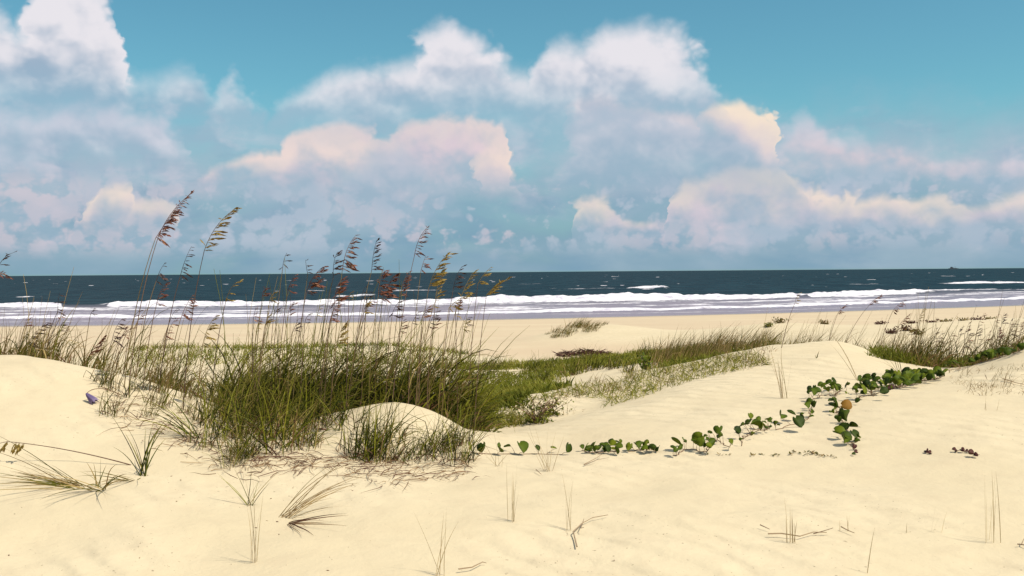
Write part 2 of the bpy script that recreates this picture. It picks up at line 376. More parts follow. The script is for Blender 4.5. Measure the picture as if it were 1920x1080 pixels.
class MB:
    """collects ribbons, tubes and lozenges into one mesh"""
    def __init__(self): self.v, self.f, self.t = [], [], []
    def add(self, vs, fs, ts):
        n = len(self.v); self.v += vs; self.t += ts
        self.f += [tuple(i + n for i in f) for f in fs]
    def ribbon(self, pts, width, r, twist=0.0, taper=0.75):
        n = len(pts); vs, ts = [], []
        for i, p in enumerate(pts):
            d = (pts[min(i + 1, n - 1)] - pts[max(i - 1, 0)]).normalized()
            side = d.cross(Vector((math.sin(twist), math.cos(twist), 0.25)))
            if side.length < 1e-4: side = Vector((1, 0, 0))
            side.normalize()
            u = i / (n - 1)
            w = 0.5 * width * max(0.06, (1 - u) ** taper) * (0.75 + 0.5 * min(1, u * 4))
            vs += [p - side * w, p + side * w]; ts += [(r, u), (r, u)]
        self.add(vs, [(2 * i, 2 * i + 1, 2 * i + 3, 2 * i + 2) for i in range(n - 1)], ts)
    def tube(self, pts, r0, r1, r, k=4):
        n = len(pts); vs, ts, fs = [], [], []
        for i, p in enumerate(pts):
            d = (pts[min(i + 1, n - 1)] - pts[max(i - 1, 0)]).normalized()
            a = d.orthogonal().normalized(); b = d.cross(a)
            rad = r0 + (r1 - r0) * i / (n - 1)
            for j in range(k):
                q = 2 * math.pi * j / k
                vs.append(p + (a * math.cos(q) + b * math.sin(q)) * rad); ts.append((r, i / (n - 1) * 0.5))
        for i in range(n - 1):
            for j in range(k):
                fs.append((i * k + j, i * k + (j + 1) % k, (i + 1) * k + (j + 1) % k, (i + 1) * k + j))
        fs.append(tuple(reversed(range(k)))); fs.append(tuple((n - 1) * k + j for j in range(k)))
        self.add(vs, fs, ts)
    def lozenge(self, p, d, length, width, thick, r, up=Vector((0, 0, 1))):
        d = d.normalized(); s = d.cross(up)
        if s.length < 1e-3: s = Vector((1, 0, 0))
        s.normalize(); u = s.cross(d)
        m = p + d * length * 0.42
        vs = [p, m + s * width / 2, m + u * thick / 2, m - s * width / 2, m - u * thick / 2, p + d * length]
        fs = [(0, 1, 2), (0, 2, 3), (0, 3, 4), (0, 4, 1), (5, 2, 1), (5, 3, 2), (5, 4, 3), (5, 1, 4)]
        self.add(vs, fs, [(r, 0.1)] * 5 + [(r, 1.0)])
    def build(self, name, mat, parent=None, loc=None, smooth=False):
        return mesh_obj(name, self.v, self.f, mat, parent, self.t, smooth, loc)

def blade_pts(root, phi, length, th0, bend, n=6, wave=0.0, kink=0.0):
    """a grass blade: leaves the root at angle th0 from upright, bends over by `bend` radians"""
    p = root.copy(); pts = [p.copy()]
    for i in range(n - 1):
        u = (i + 0.5) / (n - 1)
        th = th0 + bend * u ** 1.4 + (kink if u > 0.45 else 0.0)
        ph = phi + wave * math.sin(u * 5)
        p = p + Vector((math.sin(th) * math.cos(ph), math.sin(th) * math.sin(ph), math.cos(th))) * (length / (n - 1))
        pts.append(p.copy())
    return pts

U = random.uniform

# ------------------------------------------------------------------ terrain height
def vnoise(x, y, seed):
    r = np.random.default_rng(seed).random((256, 256))
    xi, yi = np.floor(x).astype(int), np.floor(y).astype(int)
    fx, fy = x - xi, y - yi
    fx, fy = fx * fx * (3 - 2 * fx), fy * fy * (3 - 2 * fy)
    g = lambda a, b: r[a % 256, b % 256]
    return (g(xi, yi) * (1 - fx) + g(xi + 1, yi) * fx) * (1 - fy) + (g(xi, yi + 1) * (1 - fx) + g(xi + 1, yi + 1) * fx) * fy - 0.5

def shore_y(x):
    xc = np.clip(x, -80, 80)
    return 86 + 0.25 * xc + 0.003 * xc * xc

def beach_z(x, y):
    q = shore_y(x) - y
    return np.interp(q, [-9000, -120, -30, -6, 0, 8, 25, 45, 70], [-60, -3.0, -1.1, -0.28, -0.02, 0.22, 0.60, 0.92, 0.98])

CTRL = []
def cp(px, py, d):
    p = at(px, py, d); CTRL.append((p.x, p.y, p.z))
def cw(px, d, z):
    p = at(px, 540, d); CTRL.append((p.x, p.y, z))
for px in (-900, -300, 0, 480, 960, 1440, 1920, 2300, 2900):
    cw(px, 3.4, 2.55); cp(px, 1080, 4.6)
for px, d in ((-300, 5.4), (0, 5.4), (250, 5.4), (500, 5.5), (750, 5.5), (960, 5.5), (1250, 5.5), (1500, 5.5), (1750, 5.5), (1920, 5.5), (2300, 5.5)): cp(px, 960, d)
for px, d in ((-300, 6.0), (0, 6.0), (250, 6.05), (450, 6.2), (650, 6.35), (900, 6.5), (1100, 6.6), (1300, 6.6), (1500, 6.6), (1700, 6.5), (1920, 6.4), (2300, 6.4)): cp(px, 882, d)
for px, d in ((-300, 6.6), (0, 6.7), (200, 6.8), (330, 6.9), (1300, 8.0), (1500, 7.8), (1700, 7.6), (1920, 7.4), (2300, 7.3)): cp(px, 800, d)
for px, d in ((-300, 7.2), (0, 7.3), (150, 7.4), (260, 7.7), (1450, 9.3), (1600, 9.0), (1800, 8.8), (1920, 8.6), (2300, 8.4)): cp(px, 740, d)
for px, py, d in ((1450, 700, 10.8), (1570, 680, 11.0), (1700, 718, 9.8), (1850, 705, 9.6),
                  (-700, 655, 8.6), (-200, 660, 8.5), (0, 668, 8.4), (80, 673, 8.4), (150, 685, 8.4), (230, 702, 8.4), (300, 722, 8.3), (370, 745, 8.2), (430, 775, 8.0), (520, 800, 7.7),
                  (660, 766, 7.6), (700, 757, 7.65), (750, 751, 7.7), (800, 762, 7.65), (845, 782, 7.6), (890, 808, 7.7), (750, 800, 7.2), (690, 815, 7.1), (820, 820, 7.15), (600, 805, 7.3), (750, 855, 6.75), (560, 855, 6.6),
                  (930, 811, 8.2), (1060, 791, 8.8), (1200, 757, 9.6), (1290, 724, 10.4), (1400, 664, 12.0), (1450, 652, 12.3), (1500, 645, 12.5), (1545, 640, 12.6), (1590, 641, 12.5), (1640, 662, 12.0), (1710, 685, 11.3), (1790, 698, 10.8), (1860, 677, 10.6), (1920, 660, 10.5), (2100, 625, 10.4), (2600, 600, 10.4),
                  (1060, 784, 10.1), (1200, 742, 11.0), (1300, 706, 11.5),
                  (930, 776, 10.6), (990, 745, 11.5), (1100, 718, 12.5), (1200, 695, 13.2), (1330, 671, 13.5), (1420, 654, 13.4),
                  (905, 772, 12.6), (880, 730, 17.0), (1000, 702, 19.0), (1120, 690, 18.5),
                  (870, 692, 23.0), (940, 687, 23.3), (1000, 682, 23.5), (1120, 671, 24.0), (1250, 659, 24.5),
                  (300, 655, 28.0), (620, 652, 28.0), (750, 650, 28.0), (840, 668, 25.5), (750, 690, 20.0), (500, 690, 20.0)):
    cp(px, py, d)
# ground hidden behind the crests
for px, d, z in ((-700, 11, 2.55), (-200, 11, 2.55), (100, 11, 2.5), (350, 10.5, 2.45), (-700, 17, 1.9), (-200, 17, 1.9), (150, 17, 1.9), (500, 10.3, 2.45), (620, 8.9, 2.62), (750, 8.9, 2.62), (850, 9.2, 2.5), (500, 9.0, 2.62), (650, 10.5, 2.42), (800, 11, 2.35), (600, 14, 2.2), (800, 14.5, 2.1),
                 (930, 8.9, 2.55), (-700, 27, 1.55), (-200, 27, 1.6), (100, 27, 1.7),
                 (1300, 15.5, 2.55), (1300, 18.5, 2.5), (1450, 15.5, 2.6), (1450, 19, 2.5), (1570, 14.5, 2.65), (1570, 18, 2.35), (1700, 13.5, 2.5), (1700, 17, 2.25), (1800, 13, 2.5), (1900, 13, 2.62), (1900, 17, 2.3), (2300, 13, 2.7), (2600, 17, 2.4), (2300, 18, 2.3),
                 (1450, 24, 2.0), (1600, 22, 1.9), (1750, 22, 1.8), (1900, 22, 1.8), (2300, 24, 1.8), (2600, 24, 1.8)):
    cw(px, d, z)
# low bare dunes of the back beach
for px, py, d in ((1450, 613, 39), (1560, 611, 40), (1700, 609, 41), (1880, 599, 42), (2200, 590, 42), (1560, 638, 29), (1750, 648, 28), (1900, 640, 28)): cp(px, py, d)
for px in (1450, 1600, 1750, 1900, 2200): cw(px, 48, 0.98)
for px, d in ((1330, 30), (1330, 36), (1330, 42), (1250, 30)): cw(px, d, 1.15)
for px in (-900, -300, 0, 300, 600, 850, 960, 1100, 1200):
    for d in (32.5, 38, 45): cw(px, d, 0.95 if d < 40 else 0.92)
for px in range(-900, 2901, 300):
    for d in (56, 75, 110):
        p = at(px, 540, d); CTRL.append((p.x, p.y, float(beach_z(p.x, p.y))))
CA = np.array(CTRL)
def warp(x, y):
    d = np.maximum(y, 3.0)
    return np.stack([np.clip(x / d, -1.3, 1.3) * 3.0, np.log(d) * 2.6], -1)
CC = 0.10
_A = warp(CA[:, 0], CA[:, 1])
_K = np.sqrt(((_A[:, None] - _A[None]) ** 2).sum(-1) + CC ** 2)
_res = CA[:, 2] - beach_z(CA[:, 0], CA[:, 1])
_M = np.block([[_K - 0.0 * np.eye(len(_A)), np.ones((len(_A), 1))], [np.ones((1, len(_A))), np.zeros((1, 1))]])
_wt = np.linalg.solve(_M + np.diag([-2e-3] * len(_A) + [0.0]), np.append(_res, 0.0))

def ground(x, y):
    x = np.asarray(x, float); y = np.asarray(y, float)
    shp = x.shape; x = x.ravel(); y = y.ravel()
    out = np.empty(len(x))
    for i in range(0, len(x), 20000):
        xs, ys = x[i:i + 20000], y[i:i + 20000]
        q = warp(xs, ys)
        k = np.sqrt(((q[:, None] - _A[None]) ** 2).sum(-1) + CC ** 2)
        r = k @ _wt[:-1] + _wt[-1]
        r *= np.interp(ys, [45, 62], [1, 0])
        z = beach_z(xs, ys) + r
        near = np.interp(ys, [14, 34], [1.0, 0.25])
        z += near * (0.060 * vnoise(xs * 0.9 + 40, ys * 0.9 + 40, 3) + 0.030 * vnoise(xs * 2.6 + 90, ys * 2.6 + 90, 4) + 0.012 * vnoise(xs * 6.5 + 20, ys * 6.5 + 20, 5))
        z += 0.62 * np.exp(-(((xs - 3.6) / 2.6) ** 2 + ((ys - 43.5) / 3.0) ** 2)) + 0.40 * np.exp(-(((xs - 7.0) / 4.0) ** 2 + ((ys - 41) / 3.5) ** 2))
        out[i:i + 20000] = z
    return out.reshape(shp)

def spaced(a, b, s0, grow):
    out = [a]; s = s0
    while out[-1] < b: out.append(out[-1] + s); s *= grow
    return out
xp = list(np.arange(0, 8.0, 0.055)) + spaced(8.0, 260, 0.06, 1.045)
xs = np.array([-v for v in reversed(xp[1:])] + xp)
yb = [-v for v in reversed(spaced(0, 40, 0.3, 1.12)[1:])]
ys = np.array(yb + list(np.arange(0, 3.2, 0.16)) + list(np.arange(3.2, 15, 0.055)) + spaced(15, 200, 0.06, 1.018))
GX, GY = np.meshgrid(xs, ys)
GZ = ground(GX, GY)
def grid_mesh(name, X, Y, Z, mat):
    h, w = X.shape
    me = bpy.data.meshes.new(name)
    me.vertices.add(h * w)
    me.vertices.foreach_set('co', np.stack([X, Y, Z], -1).astype(np.float32).ravel())
    i = np.arange(h * w).reshape(h, w)
    q = np.stack([i[:-1, :-1], i[:-1, 1:], i[1:, 1:], i[1:, :-1]], -1).reshape(-1, 4)
    me.loops.add(q.size); me.loops.foreach_set('vertex_index', q.ravel().astype(np.int32))
    me.polygons.add(len(q)); me.polygons.foreach_set('loop_start', np.arange(0, q.size, 4, dtype=np.int32))
    me.polygons.foreach_set('use_smooth', np.ones(len(q), bool))
    me.materials.append(mat); me.update(); me.validate()
    o = bpy.data.objects.new(name, me); COL.objects.link(o)
    return o
def mesh_z(x, y):
    """height of the finished sand mesh (bilinear)"""
    x = np.clip(np.asarray(x, float), xs[0], xs[-1] - 1e-6); y = np.clip(np.asarray(y, float), ys[0], ys[-1] - 1e-6)
    i = np.searchsorted(xs, x, side='right') - 1; j = np.searchsorted(ys, y, side='right') - 1
    fx = (x - xs[i]) / (xs[i + 1] - xs[i]); fy = (y - ys[j]) / (ys[j + 1] - ys[j])
    return (GZ[j, i] * (1 - fx) + GZ[j, i + 1] * fx) * (1 - fy) + (GZ[j + 1, i] * (1 - fx) + GZ[j + 1, i + 1] * fx) * fy

def gz(x, y): return float(mesh_z(x, y))

_ds = np.concatenate([np.arange(3.2, 16, 0.04), np.arange(16, 60, 0.2)])
def hit(px, py):
    """where the line of sight meets the sand"""
    r = ray(px, py)
    zs = EYE.z + r.z * _ds
    g = mesh_z(r.x * _ds, _ds)
    i = int(np.argmax(zs <= g)) if (zs <= g).any() else len(_ds) - 1
    d = _ds[i]
    return Vector((r.x * d, d, g[i]))

def stand(px, d):
    """a point of the sand at depth d under picture column px"""
    x = (px - 960) / F * d
    return Vector((x, d, gz(x, d)))

sand = grid_mesh('sand_ground', GX, GY, GZ, MAT['sand'])
tag(sand, 'pale yellow sand dunes sloping down to the flat beach', kind='structure')

# ------------------------------------------------------------------ sea
def sstep(v, a, b):
    t = np.clip((v - a) / (b - a), 0, 1); return t * t * (3 - 2 * t)

uu = np.linspace(-1, 1, 900)
ss = np.array(list(np.arange(-9, 14, 0.5)) + list(np.arange(14, 66, 0.33)) + spaced(66, 14000, 0.7, 1.035))
Uq, S = np.meshgrid(uu, ss)
X = Uq * 0.80 * (S + 105)
Y = shore_y(X) + S
wig = 4.0 * vnoise(X * 0.035 + 7, X * 0 + 3, 21) + 1.6 * vnoise(X * 0.14 + 17, X * 0 + 5, 22)
# swell
Z = np.zeros_like(X)
amp = sstep(S, 30, 120) * (1 - sstep(S, 500, 1600))
ph = S + 9 * vnoise(X * 0.02, S * 0.02, 23)
Z += amp * 0.20 * np.sin(ph * 2 * math.pi / 19.0) * (0.6 + 1.4 * np.abs(vnoise(X * 0.05, S * 0.05 + 60, 24)))
Z += amp * 0.22 * vnoise(X * 0.22, S * 0.45, 25) + amp * 0.10 * vnoise(X * 0.6, S * 1.1, 26)
Z += 0.05 * vnoise(X * 0.5 + 9, S * 0.8, 27) * sstep(S, 4, 20)
foam = np.zeros_like(X)
# first line of breakers
s1 = 43 + wig
pxx = 960 + F * X / np.maximum(Y, 1)         # along-shore place as seen from the dune top
along = np.interp(pxx, [-2500, -400, 0, 105, 125, 175, 215, 300, 900, 1460, 1485, 1505, 1530, 1640, 1700, 1760, 1830, 1960, 3000, 5000],
                  [0.8, 0.3, 0.62, 0.75, 0.10, 0.10, 0.7, 0.85, 1.0, 0.95, 0.9, 0.5, 0.85, 0.95, 0.75, 0.55, 0.4, 0.35, 0.9, 0.9])
ds = S - s1
rag = 0.80 + 0.7 * vnoise(X * 0.06, ds * 0 + 2, 28) + 0.35 * vnoise(X * 0.45, ds * 0.2 + 2, 29) + 0.25 * vnoise(X * 1.4, ds * 0.5, 45)
crest = np.where(ds < 4.5, sstep(ds, -1.0, 4.5), 1 - sstep(ds, 4.5, 13))
Z += 0.72 * along * crest * np.clip(rag, 0.5, 1.25)
lump = vnoise(X * 1.6, S * 1.6, 30) * 0.16 + vnoise(X * 0.7, S * 0.7, 31) * 0.22
front = sstep(ds, -2.4, 0.3) * (1 - sstep(ds, 4.4, 5.6))
Z += front * along * lump * 1.3
facew = sstep(along + 0.55 * vnoise(X * 0.09 + 70, X * 0 + 6, 46) + 0.3 * vnoise(X * 0.4, ds * 0.4, 47), 0.50, 0.80)
foam = np.maximum(foam, front * np.clip(along * 1.5, 0, 1) * np.maximum(facew, sstep(ds, 2.2, 3.6)))
# churned water between the lines
churn = sstep(S, 9, 12) * (1 - sstep(ds, -3.0, 1.0))
foam = np.maximum(foam, churn * (0.43 + 0.60 * vnoise(X * 0.10, S * 0.30, 32) + 0.30 * vnoise(X * 0.4, S * 0.9, 33)))
Z += churn * 0.10 * vnoise(X * 0.5, S * 1.0, 34)
# second line: the bore running up the beach
s2 = 10.0 + 2.2 * vnoise(X * 0.05 + 3, X * 0 + 1, 35) + 1.0 * vnoise(X * 0.2 + 3, X * 0 + 1, 36)
d2 = S - s2
bore = sstep(d2, -0.8, 0.5) * (1 - sstep(d2, 4.0, 10.0))
Z += 0.26 * bore * (0.8 + 0.8 * vnoise(X * 0.4, X * 0 + 9, 37))
foam = np.maximum(foam, sstep(d2, -0.9, 0.2) * (1 - sstep(d2, 1.4, 4.6)) * (0.88 + 0.35 * vnoise(X * 0.12, S * 0.2, 38)))
# thin lines of foam left on the sheet of water
d3 = S - (6 + 7 * vnoise(X * 0.045 + 31, X * 0 + 4, 39))
foam = np.maximum(foam, 0.62 * np.exp(-(d3 / 0.55) ** 2) * sstep(vnoise(X * 0.06, X * 0 + 8, 40), -0.05, 0.2))
# single breakers farther out
for px, d, half, hgt in ((1215, 222, 5.0, 1.0), (1858, 255, 13.0, 0.8), (1110, 216, 9.0, 0.35), (770, 215, 7.0, 0.4), (1000, 300, 6, 0.35), (1620, 245, 6, 0.3)):
    cx = (px - 960) / F * d
    g = np.exp(-((X - cx) / half) ** 4); e = Y - d
    Z += hgt * g * np.where(e < 2.5, sstep(e, -2.0, 2.5), 1 - sstep(e, 2.5, 9)) * (0.8 + 0.5 * vnoise(X * 0.6, Y * 0.3, 41))
    foam = np.maximum(foam, min(1.0, hgt * 1.5) * g * sstep(e, -2.5, -0.5) * (1 - sstep(e, 3.0, 4.5)))
# scattered whitecaps
cap = sstep(vnoise(X * 0.10 + 5, S * 0.16, 42) + 0.6 * vnoise(X * 0.4, S * 0.5, 43), 0.50, 0.62) * sstep(S, 70, 100) * (1 - sstep(S, 700, 1500))
foam = np.maximum(foam, 0.75 * cap)
Z = Z * sstep(S, -1, 6) + 0.012
# the thin edge of the sheet of water lies on the sand
edge = -1.5 + 5.0 * vnoise(X * 0.05 + 50, X * 0 + 2, 44)
Z = np.where(S < 4, np.minimum(Z, 0.014 - 0.10 * np.clip(edge - S, 0, 3)), Z)

def sea_material():
    m, t, b = material('sea_water')
    a = t.node('ShaderNodeAttribute', attribute_name='foam'); f = a.outputs['Fac']
    dp = t.node('ShaderNodeAttribute', attribute_name='shallow').outputs['Fac']
    g = t.node('ShaderNodeNewGeometry'); P = g.outputs['Position']
    n1 = t.noise(P, 1.1, 6, 0.65, 0.4); n2 = t.noise(P, 0.16, 4, 0.6); n3 = t.noise(P, 0.9, 5, 0.6, 0.5)
    ff = t.sstep(t.m('ADD', f, t.m('MULTIPLY', t.m('SUBTRACT', n1, 0.5), 0.75)), 0.36, 0.70)
    water = t.mix(t.sstep(n2, 0.35, 0.65), (0.004, 0.019, 0.029), (0.010, 0.034, 0.047))
    water = t.mix(dp, water, (0.24, 0.185, 0.225))
    c = t.mix(ff, water, t.mix(t.sstep(n3, 0.35, 0.62), (0.52, 0.49, 0.56), (0.84, 0.82, 0.83)))
    t.link(c, b.inputs['Base Color'])
    t.link(t.lin(ff, 0, 1, 0.30, 0.9), b.inputs['Roughness'])
    b.inputs['IOR'].default_value = 1.33
    b.inputs['Specular IOR Level'].default_value = 0.0
    bump = t.node('ShaderNodeBump'); bump.inputs['Distance'].default_value = 0.35
    s = t.node('ShaderNodeSeparateXYZ'); t.link(P, s.inputs[0])
    st = t.xyz(s.outputs[0], t.m('MULTIPLY', s.outputs[1], 1.6))
    t.link(t.m('ADD', t.noise(st, 0.45, 6, 0.62), t.m('MULTIPLY', t.noise(st, 0.06, 4, 0.6), 2.0)), bump.inputs['Height'])
    t.link(t.lin(dp, 0, 1, 0.9, 0.10), bump.inputs['Strength'])
    t.link(bump.outputs[0], b.inputs['Normal'])
    gl = t.node('ShaderNodeBsdfGlossy'); gl.inputs['Roughness'].default_value = 0.22; t.link(bump.outputs[0], gl.inputs['Normal'])
    mx = t.node('ShaderNodeMixShader'); t.link(t.m('MULTIPLY', t.lin(dp, 0, 1, 0.085, 0.42), t.m('SUBTRACT', 1.0, ff)), mx.inputs[0])
    t.link(b.outputs[0], mx.inputs[1]); t.link(gl.outputs[0], mx.inputs[2])
    t.link(mx.outputs[0], m.node_tree.nodes['Material Output'].inputs[0])
    return m
sea = grid_mesh('sea_water', X, Y, Z, sea_material())
for nm, arr in (('foam', foam), ('shallow', (1 - sstep(S, 24, 58)))):
    at_ = sea.data.attributes.new(nm, 'FLOAT', 'POINT')
    at_.data.foreach_set('value', arr.astype(np.float32).ravel())
tag(sea, 'dark teal sea with white breakers rolling onto the beach', kind='structure')
#VEGETATION
# ------------------------------------------------------------------ sea oats
def spikelet_mesh(seed, mat):
    rr = random.Random(seed); mb = MB()
    mb.tube([Vector((0, 0, 0)), Vector((0.3, 0, 0.03)), Vector((0.55, 0, 0.0))], 0.018, 0.010, 0.3, 3)
    for i in range(4):
        u = 0.12 + 0.2 * i
        d = Vector((1, rr.uniform(-0.35, 0.35), rr.uniform(-0.45, 0.1)))
        mb.lozenge(Vector((u * 0.8, 0, -0.01 * i)), d, rr.uniform(0.42, 0.62), rr.uniform(0.20, 0.30), 0.10, rr.random(), Vector((rr.uniform(-1, 1), rr.uniform(-0.6, 0.6), 1)))
    me = bpy.data.meshes.new('spikelet')
    me.from_pydata([tuple(v) for v in mb.v], [], mb.f)
    ca = me.color_attributes.new('tint', 'FLOAT_COLOR', 'POINT')
    ca.data.foreach_set('color', np.asarray([(a, b, 0, 1) for a, b in mb.t], np.float32).ravel())
    me.materials.append(MAT[mat]); me.update()
    return me
SPIKE = {m: [spikelet_mesh(40 + i, m) for i in range(4)] for m in ('oat_red', 'oat_gold', 'oat_dark')}

def bezier(a, b, c, n):
    return [a * (1 - t) ** 2 + b * (2 * t * (1 - t)) + c * t * t for t in [i / (n - 1) for i in range(n)]]

def sea_oat(tip, neck, d, label, group=None, kind='oat_red', full=1.0, lean=None, base_px=None, sub=True, droop=0.0, leaves=3):
    """tip and neck: picture places of the head's end and start; d: distance"""
    T = at(*tip, d); N = at(*neck, d)
    if base_px is None:
        lean = U(0.14, 0.24) if lean is None else lean
        base_px = neck[0] - lean * (740 - neck[1])
    B = stand(base_px, d + U(-0.05, 0.05)); B.z -= 0.01
    root = empty('sea_oat', B, label, 'sea oat', group)
    n, t = N - B, T - B
    ctrl = Vector((n.x * 0.32, n.y * 0.5 + U(-0.03, 0.03), n.z * 0.58))
    mb = MB(); r = random.random()
    mb.tube(bezier(Vector((0, 0, 0)), ctrl, n, 9), 0.0042, 0.0026, r, 4)
    mb.build('stem', 'culm', root)
    L = (t - n).length
    mid = n + (t - n) * 0.5 + Vector((-0.08 * L, U(-0.1, 0.1) * L, 0.12 * L)) * U(0.2, 1.5)
    axis = bezier(n, mid, t, 8)
    hb = MB(); hb.tube(axis, 0.0026, 0.0012, r, 3)
    items = []; dr = droop + U(-0.35, 0.45); bush = U(0.8, 1.25)
    k = max(5, int(L / 0.0165 * full))
    for i in range(k):
        u = min(1.0, max(0.0, (i + U(-0.3, 0.9)) / k))
        p = axis[0] * (1 - u) ** 2 + mid * (2 * u * (1 - u)) + axis[-1] * u * u
        size = (0.095 - 0.042 * u) * U(0.55, 1.35) * bush * min(1.0, 0.60 + L * 1.6)
        side = 1 if random.random() < 0.93 else -0.3
        if side < 0: size *= 0.5
        dv = Vector((side * U(0.7, 1.0), U(-0.6, 0.6), U(-0.35, 0.45) + 0.5 * u - dr))
        items.append((p, dv, size))
    if sub:
        head = hb.build('seed_head', kind, root)
        for p, dv, size in items:
            o = bpy.data.objects.new('spikelet', random.choice(SPIKE[kind])); COL.objects.link(o)
            o.parent = head; o.location = p
            o.rotation_euler = dv.to_track_quat('X', 'Z').to_euler(); o.scale = (size,) * 3
    else:
        for p, dv, size in items:
            dv.normalize()
            for q in range(3):
                hb.lozenge(p + dv * size * 0.2 * q, dv + Vector((U(-.3, .3), U(-.3, .3), U(-.4, .1))), size * 0.6, size * 0.27, size * 0.1, random.random())
        hb.build('seed_head', kind, root)
    if leaves:
        lb = MB()
        for _ in range(leaves):
            s = U(0.02, 0.35); q = ctrl * (2 * s * (1 - s)) + n * s * s
            lb.ribbon(blade_pts(q, U(-0.7, 0.7) if random.random() < 0.7 else U(0, 6.28), U(0.25, 0.5), U(0.1, 0.35), U(0.5, 1.5)), U(0.005, 0.008), random.random(), U(0, 3))
        lb.build('leaf_blades', 'ridge', root)['kind'] = 'stuff'
    return root

